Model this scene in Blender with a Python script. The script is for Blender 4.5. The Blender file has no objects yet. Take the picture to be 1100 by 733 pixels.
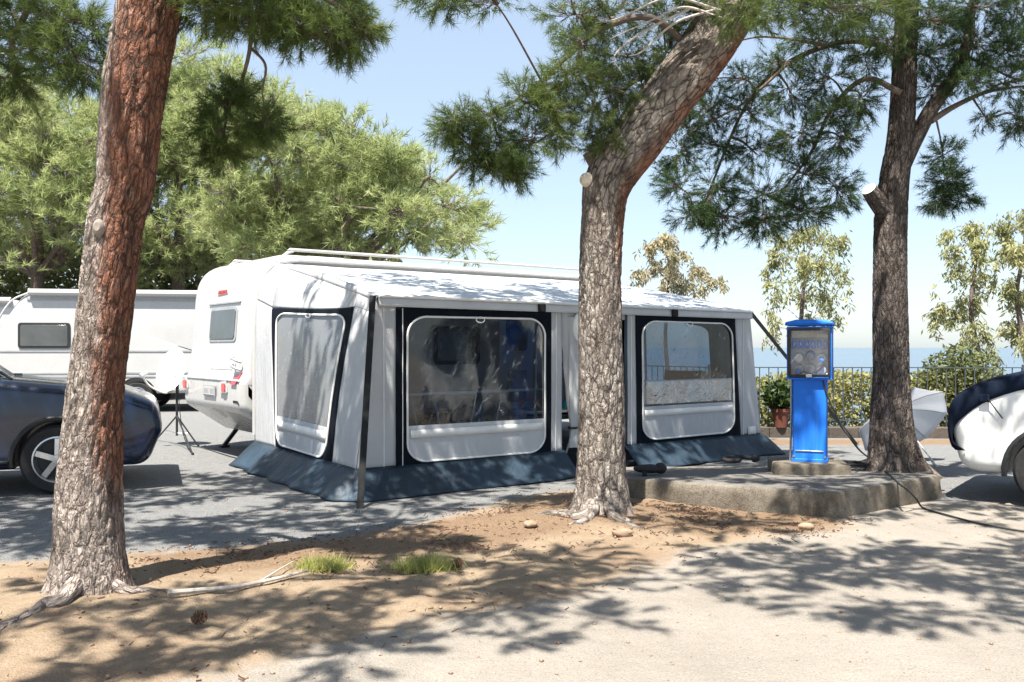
import bpy, bmesh, math, random
import numpy as np
from mathutils import Vector, Matrix, noise

S = bpy.context.scene
COL = S.collection
F, CX, HY, H = 978.0, 550.0, 373.0, 1.45          # the photo's lens, in pixels of its 1100 px width
R = math.radians
rng = np.random.default_rng(7)
random.seed(7)

def P(px, py, Y):
    return Vector(((px - CX) / F * Y, Y, H - (py - HY) / F * Y))
def G(px, py, z=0.0):
    return P(px, py, (H - z) * F / (py - HY))

SUN = Vector((-0.15, -0.37, 0.917)).normalized()

# ------------------------------------------------------------------ materials
class NT:
    def __init__(s, name):
        s.m = bpy.data.materials.new(name); s.m.use_nodes = True
        s.n = s.m.node_tree.nodes; s.l = s.m.node_tree.links
        s.n.clear()
        s.out = s.n.new('ShaderNodeOutputMaterial')
        s.tc = None
    def node(s, t, **kw):
        n = s.n.new(t)
        for k, v in kw.items():
            setattr(n, k, v)
        return n
    def set(s, n, key, v):
        if hasattr(v, 'is_linked') or isinstance(v, bpy.types.NodeSocket):
            s.l.new(v, n.inputs[key])
        else:
            n.inputs[key].default_value = v
    def coord(s, scale=(1, 1, 1), kind='Object'):
        if s.tc is None:
            s.tc = s.node('ShaderNodeTexCoord')
        mp = s.node('ShaderNodeMapping')
        s.l.new(s.tc.outputs[kind], mp.inputs['Vector'])
        mp.inputs['Scale'].default_value = scale
        return mp.outputs['Vector']
    def noise(s, scale=5, detail=4, rough=.55, vec=None, dist=0):
        n = s.node('ShaderNodeTexNoise')
        n.inputs['Scale'].default_value = scale; n.inputs['Detail'].default_value = detail
        n.inputs['Roughness'].default_value = rough; n.inputs['Distortion'].default_value = dist
        s.l.new(vec if vec is not None else s.coord(), n.inputs['Vector'])
        return n.outputs['Fac']
    def ramp(s, fac, stops):
        r = s.node('ShaderNodeValToRGB')
        e = r.color_ramp.elements
        while len(e) < len(stops): e.new(.5)
        for i, (p, c) in enumerate(stops):
            e[i].position = p
            e[i].color = (c, c, c, 1) if isinstance(c, (int, float)) else (*c, 1)
        s.l.new(fac, r.inputs['Fac'])
        return r.outputs['Color']
    def mix(s, fac, a, b, mode='MIX'):
        n = s.node('ShaderNodeMix', data_type='RGBA', blend_type=mode)
        for key, v in ((0, fac), (6, a), (7, b)):
            if isinstance(v, bpy.types.NodeSocket): s.l.new(v, n.inputs[key])
            elif isinstance(v, (int, float)): n.inputs[key].default_value = v
            else: n.inputs[key].default_value = (*v, 1)
        return n.outputs[2]
    def math(s, op, a, b=0.0):
        n = s.node('ShaderNodeMath', operation=op)
        for i, v in enumerate((a, b)):
            if isinstance(v, bpy.types.NodeSocket): s.l.new(v, n.inputs[i])
            else: n.inputs[i].default_value = v
        return n.outputs[0]
    def bump(s, h, strength=.3, dist=.01):
        b = s.node('ShaderNodeBump')
        b.inputs['Strength'].default_value = strength; b.inputs['Distance'].default_value = dist
        s.l.new(h, b.inputs['Height'])
        return b.outputs['Normal']
    def attr(s, name):
        return s.node('ShaderNodeAttribute', attribute_name=name).outputs['Fac']
    def bsdf(s, color, rough=.5, metal=0, normal=None, spec=.5, coat=0, coat_rough=.05):
        b = s.node('ShaderNodeBsdfPrincipled')
        if isinstance(color, bpy.types.NodeSocket): s.l.new(color, b.inputs['Base Color'])
        else: b.inputs['Base Color'].default_value = (*color, 1)
        if isinstance(rough, bpy.types.NodeSocket): s.l.new(rough, b.inputs['Roughness'])
        else: b.inputs['Roughness'].default_value = rough
        b.inputs['Metallic'].default_value = metal
        b.inputs['Specular IOR Level'].default_value = spec
        b.inputs['Coat Weight'].default_value = coat
        b.inputs['Coat Roughness'].default_value = coat_rough
        if normal is not None: s.l.new(normal, b.inputs['Normal'])
        return b.outputs[0]
    def end(s, shader):
        s.l.new(shader, s.out.inputs['Surface'])
        return s.m

def simple(name, col, rough=.5, metal=0, var=.12, scale=6, bump=0.0, bscale=40, spec=.5, coat=0):
    t = NT(name)
    f = t.noise(scale, 5)
    lo = tuple(c * (1 - var) for c in col); hi = tuple(min(1, c * (1 + var)) for c in col)
    c = t.ramp(f, [(.3, lo), (.7, hi)])
    nrm = t.bump(t.noise(bscale, 3), bump, .01) if bump else None
    rr = t.ramp(t.noise(scale * 2.3, 3), [(.3, max(0, rough - .07)), (.7, min(1, rough + .07))])
    return t.end(t.bsdf(c, rr, metal, nrm, spec, coat))

def fabric(name, col, trans=.12, var=.06):
    t = NT(name)
    big = t.noise(2.2, 4)
    c = t.ramp(big, [(.3, tuple(x * (1 - var) for x in col)), (.7, tuple(min(1, x * (1 + var)) for x in col))])
    fold = t.noise(3.2, 3, vec=t.coord((3, 3, .5)))
    fine = t.noise(26, 3)
    h = t.math('ADD', fold, t.math('MULTIPLY', fine, .12))
    nrm = t.bump(h, .45, .05)
    p = t.bsdf(c, .55, 0, nrm, .35)
    tr = t.node('ShaderNodeBsdfTranslucent'); t.l.new(c, tr.inputs['Color'])
    m = t.node('ShaderNodeMixShader'); m.inputs[0].default_value = trans
    t.l.new(p, m.inputs[1]); t.l.new(tr.outputs[0], m.inputs[2])
    return t.end(m.outputs[0])

def foliage(name, c1, c2, c3, trans=.4, scale=1.2):
    t = NT(name)
    f = t.noise(scale, 5, .65)
    c = t.ramp(f, [(.3, c1), (.5, c2), (.72, c3)])
    g = t.noise(60, 1)
    c = t.mix(t.ramp(g, [(.35, 0.0), (.75, .35)]), c, c3)
    d = t.bsdf(c, .5, 0, None, .25)
    tr = t.node('ShaderNodeBsdfTranslucent'); t.l.new(c, tr.inputs['Color'])
    m = t.node('ShaderNodeMixShader'); m.inputs[0].default_value = trans
    t.l.new(d, m.inputs[1]); t.l.new(tr.outputs[0], m.inputs[2])
    return t.end(m.outputs[0])

def bark(name, plate, pale, orange, dark):
    t = NT(name)
    at = t.node('ShaderNodeAttribute', attribute_name='bc').outputs['Vector']     # x, y round the trunk, z along it
    def vec(sc):
        mp = t.node('ShaderNodeMapping'); t.l.new(at, mp.inputs['Vector']); mp.inputs['Scale'].default_value = sc
        return mp.outputs['Vector']
    wn_ = t.node('ShaderNodeTexNoise'); wn_.inputs['Scale'].default_value = 16; wn_.inputs['Detail'].default_value = 4
    t.l.new(vec((1, 1, .5)), wn_.inputs['Vector'])
    vm = t.node('ShaderNodeVectorMath', operation='MULTIPLY_ADD')
    t.l.new(wn_.outputs['Color'], vm.inputs[0]); vm.inputs[1].default_value = (.045, .045, .06); t.l.new(vec((1, 1, .36)), vm.inputs[2])
    wv = vm.outputs[0]
    def vor(sc, feat):
        v = t.node('ShaderNodeTexVoronoi', feature=feat); v.inputs['Scale'].default_value = sc
        t.l.new(wv, v.inputs['Vector']); return v
    e1 = vor(21, 'DISTANCE_TO_EDGE').outputs['Distance']; e2 = vor(62, 'DISTANCE_TO_EDGE').outputs['Distance']
    sep = t.node('ShaderNodeSeparateColor'); t.l.new(vor(21, 'F1').outputs['Color'], sep.inputs[0])
    sep2 = t.node('ShaderNodeSeparateColor'); t.l.new(vor(62, 'F1').outputs['Color'], sep2.inputs[0])
    big = t.noise(4, 4, .6, vec((1, 1, .4))); streak = t.noise(34, 5, .65, vec((1, 1, .16))); fine = t.noise(120, 4, .7, vec((1, 1, .45)))
    c = t.mix(t.ramp(t.math('ADD', big, t.math('MULTIPLY', t.math('SUBTRACT', streak, .5), .8)), [(.36, 0.0), (.64, 1.0)]), plate, pale)
    c = t.mix(t.ramp(sep.outputs[0], [(0, .5), (.5, 0.0)]), c, tuple(x * .5 for x in plate))
    c = t.mix(t.ramp(sep2.outputs[1], [(.6, 0.0), (1, .5)]), c, tuple(min(1, x * 1.1) for x in pale))
    om = t.math('ADD', t.attr('orange'), t.math('MULTIPLY', t.math('SUBTRACT', streak, .5), 1.5))
    oc = t.ramp(t.math('ADD', t.math('MULTIPLY', fine, .6), t.math('MULTIPLY', streak, .4)), [(.32, tuple(x * .3 for x in orange)), (.5, orange), (.7, tuple(min(1, x * 1.45 + .05) for x in orange))])
    oc = t.mix(t.ramp(sep2.outputs[0], [(.55, 0.0), (1, .55)]), oc, tuple(x * .6 + y * .3 for x, y in zip(orange, pale)))
    c = t.mix(t.ramp(om, [(.28, 0.0), (.72, .92)]), c, oc)
    mott = t.noise(9, 6, .7, vec((1, 1, .5)))
    c = t.mix(t.ramp(mott, [(.50, 0.0), (.66, .75)]), c, tuple(x * 1.6 for x in dark))
    brk = t.ramp(t.math('ADD', big, t.math('MULTIPLY', fine, .5)), [(.5, .25), (.85, 1.0)])
    k1 = t.math('MULTIPLY', t.ramp(e1, [(.01, 1.0), (.16, 0.0)]), brk)
    k2 = t.math('MULTIPLY', t.ramp(e2, [(.0, .75), (.14, 0.0)]), t.ramp(streak, [(.42, 0.0), (.62, 1.0)]))
    k3 = t.math('MULTIPLY', t.ramp(t.attr('crack'), [(.35, 0.0), (.9, .55)]), t.ramp(fine, [(.3, 1.0), (.65, .35)]))
    kk = t.math('MAXIMUM', t.math('MAXIMUM', k1, k2), k3)
    kk = t.math('MAXIMUM', kk, t.ramp(fine, [(.30, .75), (.43, 0.0)]))
    c = t.mix(t.math('MULTIPLY', kk, .9), c, dark)
    h = t.math('ADD', t.math('MULTIPLY', t.ramp(e1, [(0, 0.0), (.3, 1.0)]), .9), t.math('ADD', t.math('MULTIPLY', t.ramp(e2, [(0, 0.0), (.25, 1.0)]), .4), t.math('MULTIPLY', fine, .5)))
    return t.end(t.bsdf(c, .9, 0, t.bump(h, 1.0, .016), .12))

M = {}
def enamel():
    t = NT('blue_enamel')
    f = t.noise(3, 5, .6, t.coord((1, 1, .5))); g = t.noise(40, 4, .7); st = t.noise(26, 4, .6, t.coord((1, 1, .06)))
    c = t.ramp(f, [(.3, (.008, .13, .60)), (.7, (.018, .19, .74))])
    c = t.mix(t.ramp(st, [(.55, 0.0), (.75, .35)]), c, (.07, .27, .68))
    c = t.mix(t.ramp(g, [(.66, 0.0), (.74, .8)]), c, (.16, .15, .15))
    return t.end(t.bsdf(c, t.ramp(f, [(.3, .5), (.7, .7)]), 0, t.bump(g, .10, .01), .3))
M['bark_left'] = bark('bark_red_pine', (.30, .25, .22), (.52, .455, .40), (.25, .092, .047), (.035, .025, .02))
M['bark_mid'] = bark('bark_grey_pine', (.20, .165, .14), (.48, .43, .38), (.27, .105, .055), (.03, .022, .018))
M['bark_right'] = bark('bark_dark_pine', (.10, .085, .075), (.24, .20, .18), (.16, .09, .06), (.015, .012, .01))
M['limb'] = simple('limb_bark', (.13, .10, .085), .9, var=.35, scale=18, bump=.6)
M['cut_wood'] = simple('cut_wood', (.62, .55, .45), .8, var=.2, scale=25)
M['needles'] = foliage('pine_needles', (.04, .075, .022), (.095, .145, .04), (.18, .22, .065), .46, 1.6)
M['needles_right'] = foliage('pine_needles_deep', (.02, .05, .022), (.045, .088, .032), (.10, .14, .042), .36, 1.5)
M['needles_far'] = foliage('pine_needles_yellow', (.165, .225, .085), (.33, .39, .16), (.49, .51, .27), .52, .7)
M['euc'] = foliage('drooping_leaves', (.14, .17, .075), (.27, .285, .125), (.46, .42, .21), .4, 1.0)
M['euc_pale'] = foliage('pale_leaves', (.24, .24, .15), (.36, .32, .20), (.46, .40, .24), .45, 1.0)
M['hedge'] = foliage('hedge_leaves', (.08, .10, .03), (.21, .21, .07), (.38, .34, .13), .35, 1.4)
M['bush'] = foliage('bush_leaves', (.06, .085, .03), (.15, .17, .07), (.28, .28, .14), .35, .9)
M['pot_leaf'] = foliage('pot_leaves', (.012, .03, .01), (.03, .055, .015), (.06, .09, .02), .2, 8)
M['grass'] = foliage('grass_blades', (.20, .24, .06), (.36, .38, .11), (.50, .47, .2), .4, 6)

M['gel'] = simple('white_gelcoat', (.43, .426, .418), .28, var=.03, scale=3, coat=.3)
M['gel_far'] = simple('grey_white_gelcoat', (.41, .41, .405), .3, var=.05, scale=2, coat=.2)
M['gel_panel'] = simple('grey_panel', (.60, .61, .62), .35, var=.03, scale=3)
M['grey_trim'] = simple('grey_trim', (.28, .29, .30), .45)
M['black_plastic'] = simple('black_plastic', (.012, .013, .015), .5, var=.3, scale=20)
M['rubber'] = simple('rubber', (.016, .016, .017), .85, var=.3, scale=30, bump=.3)
M['alloy'] = simple('alloy', (.55, .56, .58), .3, .9)
M['sheet'] = simple('groundsheet_blue', (.03, .045, .06), .8, var=.3, scale=3)
M['steel'] = simple('steel', (.42, .43, .44), .38, .85, scale=12)
M['red_lens'] = simple('red_lens', (.55, .03, .03), .15, var=.2, scale=30, coat=.6)
M['clear_lens'] = simple('clear_lens', (.55, .57, .58), .08, .5, var=.35, scale=25, coat=.6)
M['red_mark'] = simple('red_mark', (.60, .10, .09), .5)
M['car_blue'] = simple('car_paint_blue', (.002, .008, .028), .25, 0, .15, 3, spec=.4, coat=.6)
M['car_white'] = simple('car_paint_white', (.72, .72, .70), .3, 0, .04, 3, coat=.6)
M['cover'] = simple('navy_cover', (.004, .009, .022), .85, var=.4, scale=3, bump=.3, bscale=6, spec=.15)
M['dark_glass'] = simple('dark_glass', (.018, .024, .028), .06, 0, .3, 3, spec=.8)
M['far_glass'] = simple('caravan_window', (.06, .068, .07), .1, 0, .25, 3, spec=.8)
M['awning'] = fabric('awning_grey', (.43, .44, .45), .03)
M['awning_roof'] = fabric('awning_roof', (.50, .52, .54), .03)
M['awning_band'] = simple('awning_navy_black', (.0035, .006, .011), .8, var=.3, scale=5, bump=.2, bscale=8, spec=.12)
M['skirt'] = fabric('awning_skirt_blue', (.020, .038, .058), .03, .35)
M['piping'] = simple('piping_white', (.72, .72, .70), .5, var=.05)
M['strap'] = simple('strap_black', (.005, .006, .007), .85, var=.2, scale=40)
M['flap'] = fabric('awning_flap', (.60, .62, .64), .25)
M['blue_post'] = enamel()
M['blue_socket'] = simple('blue_socket', (.03, .17, .62), .4)
M['cream'] = simple('cream_plastic', (.72, .69, .58), .5, var=.1)
M['dish'] = simple('dish_white', (.72, .69, .66), .45, var=.03)
M['silver'] = None
M['terracotta'] = simple('terracotta', (.14, .045, .03), .8)
M['teal'] = simple('teal_plastic', (.04, .34, .36), .4)
M['orange'] = simple('orange_plastic', (.62, .15, .05), .5)
M['rail'] = simple('rail_paint', (.045, .06, .075), .5)
M['stone'] = simple('stone', (.25, .17, .115), .9, var=.25, scale=12, bump=.5)
M['twig'] = simple('twig_grey', (.40, .36, .32), .9, var=.3, scale=40)
M['cone'] = simple('cone_brown', (.12, .065, .04), .9, var=.4, scale=40)
M['soil'] = simple('soil', (.14, .09, .06), .95, var=.3, scale=10)

def concrete(name, a, b, stain):
    t = NT(name)
    n1 = t.noise(2.2, 6, .65); n2 = t.noise(14, 5, .65); n3 = t.noise(110, 3, .7)
    c = t.mix(t.ramp(n1, [(.35, 0.0), (.65, 1.0)]), a, b)
    c = t.mix(t.ramp(n2, [(.5, 0.0), (.72, .6)]), c, stain)
    c = t.mix(t.ramp(n3, [(.36, .55), (.5, 0.0)]), c, stain)
    c = t.mix(t.ramp(n3, [(.56, 0.0), (.7, .4)]), c, tuple(min(1, x * 1.5) for x in a))
    h = t.math('ADD', n3, t.math('MULTIPLY', n2, 1.5))
    return t.end(t.bsdf(c, .92, 0, t.bump(h, .7, .012), .2))
M['concrete'] = concrete('rough_concrete', (.19, .18, .168), (.14, .133, .122), (.07, .06, .047))
M['concrete_side'] = concrete('weathered_concrete', (.22, .195, .16), (.12, .10, .075), (.05, .037, .025))
M['wall_stone'] = concrete('wall_stone', (.12, .10, .085), (.085, .072, .06), (.04, .032, .026))

def mat_silver():
    t = NT('silver_sheet')
    h = t.noise(9, 4, .6, dist=1.5)
    return t.end(t.bsdf(t.ramp(h, [(.3, (.70, .72, .74)), (.7, (.82, .84, .86))]), .30, .15, t.bump(h, .6, .06)))
M['silver'] = fabric('silver_cloth', (.76, .78, .81), .5)

def vinyl(name, tint, amount_gloss=.06, wr=.10, stripes=True, milk=.008):
    t = NT(name)
    tr = t.node('ShaderNodeBsdfTransparent'); tr.inputs['Color'].default_value = (*tint, 1)
    gl = t.node('ShaderNodeBsdfGlossy'); gl.inputs['Roughness'].default_value = .05
    r0_ = t.node('ShaderNodeMapping'); r0_.inputs['Rotation'].default_value = (0, R(-42), R(-37)); t.l.new(t.coord(), r0_.inputs['Vector'])
    rot = t.node('ShaderNodeMapping'); rot.inputs['Scale'].default_value = (9, 9, .8); t.l.new(r0_.outputs['Vector'], rot.inputs['Vector'])
    cr0 = t.noise(1.6, 4, .6, rot.outputs['Vector'], .4)
    n = t.noise(1.6, 2, .5, dist=.4)
    h = t.math('ADD', t.math('MULTIPLY', cr0, .35) if stripes else t.noise(3.2, 4, .6, dist=1.6), n)
    t.l.new(t.bump(h, wr, .05), gl.inputs['Normal'])
    fr = t.node('ShaderNodeFresnel'); fr.inputs['IOR'].default_value = 1.45
    fac = t.math('ADD', fr.outputs[0], amount_gloss - .04)
    m = t.node('ShaderNodeMixShader')
    t.l.new(fac, m.inputs[0]); t.l.new(tr.outputs[0], m.inputs[1]); t.l.new(gl.outputs[0], m.inputs[2])
    # a thin milky film: stretched creases scatter a little light
    df = t.node('ShaderNodeBsdfDiffuse'); df.inputs['Color'].default_value = (.75, .78, .82, 1)
    cr = t.ramp(cr0, [(.55, milk), (.63, milk + .03), (.72, milk + .28)])
    m2 = t.node('ShaderNodeMixShader')
    t.l.new(cr, m2.inputs[0]); t.l.new(m.outputs[0], m2.inputs[1]); t.l.new(df.outputs[0], m2.inputs[2])
    return t.end(m2.outputs[0])
M['vinyl'] = vinyl('clear_vinyl', (.31, .39, .48), .05, .05)
M['vinyl_side'] = vinyl('clear_vinyl_milky', (.62, .69, .74), .09, .15, True, .20)
M['vinyl_roll'] = vinyl('rolled_vinyl', (.45, .58, .70), .25, .35, False, .05)
M['cab_glass'] = vinyl('cabinet_glass', (.92, .92, .90), .05, .02, False, .05)

def mat_ground():
    t = NT('ground_mix')
    sp1 = t.noise(90, 3, .7, t.coord(), 0); sp2 = t.noise(9, 6, .65); sp3 = t.noise(.9, 5, .6); sp4 = t.noise(240, 2, .6)
    # worn pale road
    road = t.mix(t.ramp(sp3, [(.3, 0.0), (.7, 1.0)]), (.27, .242, .208), (.34, .306, .265))
    road = t.mix(t.ramp(sp1, [(.34, .6), (.5, 0.0)]), road, (.15, .135, .115))
    road = t.mix(t.ramp(sp1, [(.55, 0.0), (.7, .5)]), road, (.36, .345, .32))
    st_ = t.noise(1.7, 6, .7, t.coord((1, .55, 1)), .6)
    road = t.mix(t.ramp(st_, [(.52, 0.0), (.72, .35)]), road, (.19, .168, .14))
    # asphalt
    asp = t.mix(t.ramp(sp2, [(.3, 0.0), (.7, 1.0)]), (.165, .168, .168), (.24, .24, .235))
    asp = t.mix(t.ramp(sp1, [(.36, .75), (.5, 0.0)]), asp, (.04, .043, .047))
    asp = t.mix(t.ramp(sp1, [(.52, 0.0), (.68, .7)]), asp, (.30, .30, .30))
    # dirt
    dirt = t.mix(t.ramp(sp2, [(.3, 0.0), (.7, 1.0)]), (.25, .185, .125), (.34, .27, .19))
    dirt = t.mix(t.ramp(sp3, [(.45, 0.0), (.7, .55)]), dirt, (.20, .125, .08))
    dirt = t.mix(t.ramp(sp1, [(.36, .5), (.5, 0.0)]), dirt, (.13, .08, .05))
    dirt = t.mix(t.ramp(sp4, [(.58, 0.0), (.72, .45)]), dirt, (.46, .38, .29))
    edge = t.math('MULTIPLY', t.math('SUBTRACT', t.math('ADD', sp2, t.math('MULTIPLY', sp1, .4)), .7), .9)
    fa = t.ramp(t.math('ADD', t.attr('asphalt'), edge), [(.42, 0.0), (.58, 1.0)])
    fd = t.ramp(t.math('ADD', t.attr('dirt'), edge), [(.38, 0.0), (.62, 1.0)])
    c = t.mix(fa, road, asp)
    c = t.mix(fd, c, dirt)
    litter = t.ramp(t.math('ADD', t.attr('litter'), edge), [(.42, 0.0), (.75, .75)])  # needle litter, plus the shade painted on the far bank
    c = t.mix(litter, c, t.mix(t.ramp(sp1, [(.4, 0.0), (.6, 1.0)]), (.12, .075, .045), (.25, .17, .11)))
    h = t.math('ADD', t.math('MULTIPLY', sp1, .7), t.math('ADD', t.math('MULTIPLY', sp2, 1.5), t.math('MULTIPLY', sp4, .35)))
    return t.end(t.bsdf(c, .95, 0, t.bump(h, 1.0, .02), .15))
M['ground'] = mat_ground()

def mat_sea():
    t = NT('sea_water')
    v = t.coord((1, .25, 1))
    h = t.math('ADD', t.noise(.02, 6, .6, v), t.math('MULTIPLY', t.noise(.15, 4, .6, v), .3))
    c = t.ramp(t.noise(.0008, 4, .5, v), [(.3, (.05, .085, .12)), (.7, (.06, .10, .14))])
    return t.end(t.bsdf(c, .22, 0, t.bump(h, .35, 6), .5))
M['sea'] = mat_sea()

# ------------------------------------------------------------------ object helpers
def wloc(o):
    v = Vector((0, 0, 0))
    while o is not None:
        v += o.location; o = o.parent
    return v

def tag(o, label=None, cat=None, group=None, kind=None):
    if label: o['label'] = label
    if cat: o['category'] = cat
    if group: o['group'] = group
    if kind: o['kind'] = kind
    return o

def thing(name, label, cat, loc, group=None):
    o = bpy.data.objects.new(name, None); COL.objects.link(o)
    o.location = loc; o.empty_display_size = .2
    return tag(o, label, cat, group)

class MB:
    """collects geometry in world space (through the matrix m) and links it as ONE mesh object"""
    def __init__(s, m=None):
        s.v = []; s.f = []; s.mi = []; s.m = m; s.cur = 0
    def pt(s, p):
        p = Vector(p)
        if s.m is not None: p = s.m @ p
        s.v.append(p); return len(s.v) - 1
    def face(s, idx):
        s.f.append(tuple(idx)); s.mi.append(s.cur)
    def poly(s, pts):
        s.face([s.pt(p) for p in pts])
    def box(s, c, size, rot=None):
        c = Vector(c); h = Vector(size) / 2
        ids = []
        for sx, sy, sz in ((-1,-1,-1),(1,-1,-1),(1,1,-1),(-1,1,-1),(-1,-1,1),(1,-1,1),(1,1,1),(-1,1,1)):
            d = Vector((sx * h.x, sy * h.y, sz * h.z))
            if rot is not None: d = rot @ d
            ids.append(s.pt(c + d))
        for q in ((0,3,2,1),(4,5,6,7),(0,1,5,4),(1,2,6,5),(2,3,7,6),(3,0,4,7)):
            s.face([ids[i] for i in q])
        return s
    def bar(s, a, b, w, t=None, up=(0, 0, 1)):
        a, b = Vector(a), Vector(b); t = t or w
        z = (b - a); L = z.length; z.normalize()
        u = Vector(up)
        if abs(z.dot(u)) > .98: u = Vector((1, 0, 0))
        x = u.cross(z).normalized(); y = z.cross(x)
        rot = Matrix((x, y, z)).transposed()
        return s.box((a + b) / 2, (w, t, L), rot)
    def tube(s, pts, rad, seg=8, caps=True, closed=False):
        pts = [Vector(p) for p in pts]; n = len(pts)
        rads = [rad] * n if isinstance(rad, (int, float)) else list(rad)
        tang = []
        for i in range(n):
            if closed: d = pts[(i + 1) % n] - pts[i - 1]
            else: d = pts[min(i + 1, n - 1)] - pts[max(i - 1, 0)]
            tang.append(d.normalized() if d.length > 1e-9 else Vector((0, 0, 1)))
        t0 = tang[0]
        nrm = t0.orthogonal().normalized(); rings = []
        for i in range(n):
            nrm = (nrm - tang[i] * nrm.dot(tang[i]))
            nrm = nrm.normalized() if nrm.length > 1e-6 else tang[i].orthogonal().normalized()
            bn = tang[i].cross(nrm)
            rings.append([s.pt(pts[i] + (nrm * math.cos(2*math.pi*k/seg) + bn * math.sin(2*math.pi*k/seg)) * rads[i]) for k in range(seg)])
        for i in range(n if closed else n - 1):
            a, b = rings[i], rings[(i + 1) % n]
            for k in range(seg):
                s.face((a[k], a[(k+1) % seg], b[(k+1) % seg], b[k]))
        if caps and not closed:
            s.face(rings[0][::-1]); s.face(rings[-1])
        return s
    def cyl(s, a, b, r, seg=20, r2=None):
        return s.tube([a, b], [r, r if r2 is None else r2], seg)
    def lathe(s, prof, axis_o, axis, seg=32, sx=1.0, sy=1.0, caps=False):
        """prof: list of (r, h) along axis"""
        o = Vector(axis_o); z = Vector(axis).normalized()
        x = Vector((0, 0, 1)).cross(z)
        x = x.normalized() if x.length > 1e-4 else Vector((1, 0, 0))
        y = z.cross(x)
        rings = []
        for r, h in prof:
            rings.append([s.pt(o + z * h + (x * math.cos(2*math.pi*k/seg) * sx + y * math.sin(2*math.pi*k/seg) * sy) * r) for k in range(seg)])
        for a, b in zip(rings, rings[1:]):
            for k in range(seg):
                s.face((a[k], a[(k+1) % seg], b[(k+1) % seg], b[k]))
        if caps:
            s.face(rings[0][::-1]); s.face(rings[-1])
        return s
    def grid(s, rows, closed_u=False):
        ids = [[s.pt(p) for p in r] for r in rows]
        for a, b in zip(ids, ids[1:]):
            n = len(a)
            for k in range(n if closed_u else n - 1):
                s.face((a[k], a[(k+1) % n], b[(k+1) % n], b[k]))
        return ids
    def build(s, name, mats, parent=None, smooth=True, bevel=0, angle=35, solid=0, subsurf=0):
        me = bpy.data.meshes.new(name)
        off = wloc(parent) if parent is not None else Vector((0, 0, 0))
        me.from_pydata([tuple(v - off) for v in s.v], [], s.f)
        if not isinstance(mats, (list, tuple)): mats = [mats]
        for m in mats: me.materials.append(m)
        me.polygons.foreach_set('material_index', s.mi)
        me.polygons.foreach_set('use_smooth', [smooth] * len(s.f))
        me.update()
        bm = bmesh.new(); bm.from_mesh(me)
        bmesh.ops.recalc_face_normals(bm, faces=bm.faces)
        bm.to_mesh(me); bm.free()
        if smooth: me.set_sharp_from_angle(angle=R(angle))
        o = bpy.data.objects.new(name, me); COL.objects.link(o)
        if parent is not None: o.parent = parent
        if solid:
            md = o.modifiers.new('solid', 'SOLIDIFY'); md.thickness = solid; md.offset = 0
        if subsurf:
            md = o.modifiers.new('sub', 'SUBSURF'); md.levels = md.render_levels = subsurf
        if bevel:
            md = o.modifiers.new('bevel', 'BEVEL'); md.width = bevel; md.segments = 2; md.limit_method = 'ANGLE'; md.angle_limit = R(40)
        return o

def np_mesh(name, verts, tris, mats, parent=None, mi=None, smooth=False):
    me = bpy.data.meshes.new(name)
    nv, nt = len(verts), len(tris)
    off = np.array(wloc(parent)) if parent is not None else np.zeros(3)
    me.vertices.add(nv); me.vertices.foreach_set('co', (verts - off).astype(np.float32).ravel())
    k = tris.shape[1]
    me.loops.add(nt * k); me.loops.foreach_set('vertex_index', tris.astype(np.int32).ravel())
    me.polygons.add(nt); me.polygons.foreach_set('loop_start', np.arange(nt, dtype=np.int32) * k)
    if not isinstance(mats, (list, tuple)): mats = [mats]
    for m in mats: me.materials.append(m)
    if mi is not None: me.polygons.foreach_set('material_index', mi.astype(np.int32))
    me.polygons.foreach_set('use_smooth', np.full(nt, smooth))
    me.update(calc_edges=True); me.validate()
    o = bpy.data.objects.new(name, me); COL.objects.link(o)
    if parent is not None: o.parent = parent
    return o

def catmull(pts, n):
    pts = [np.array(p, float) for p in pts]
    ext = [2 * pts[0] - pts[1]] + pts + [2 * pts[-1] - pts[-2]]
    segs = len(pts) - 1; out = []
    for i in range(n):
        u = i / (n - 1) * segs; k = min(int(u), segs - 1); f = u - k
        a, b, c, d = ext[k:k + 4]
        out.append(.5 * ((2*b) + (c-a)*f + (2*a-5*b+4*c-d)*f*f + (3*b-a-3*c+d)*f**3))
    return np.array(out)

def fillet(pts, rad, n=6):
    """round the corners of a closed polygon; rad may be one number or one per corner"""
    out = []; N = len(pts)
    for i in range(N):
        p = Vector(pts[i]); a = Vector(pts[i - 1]) - p; b = Vector(pts[(i + 1) % N]) - p
        r = rad if isinstance(rad, (int, float)) else rad[i]
        if r <= 0: out.append(p); continue
        la, lb = a.length, b.length; a.normalize(); b.normalize()
        ang = math.acos(max(-1, min(1, a.dot(b))))
        d = min(r / max(math.tan(ang / 2), 1e-3), la * .49, lb * .49)
        p0, p1 = p + a * d, p + b * d
        for k in range(n + 1):
            t = k / n
            out.append(p0 * (1 - t) ** 2 + p * 2 * t * (1 - t) + p1 * t * t)
    return out

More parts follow.
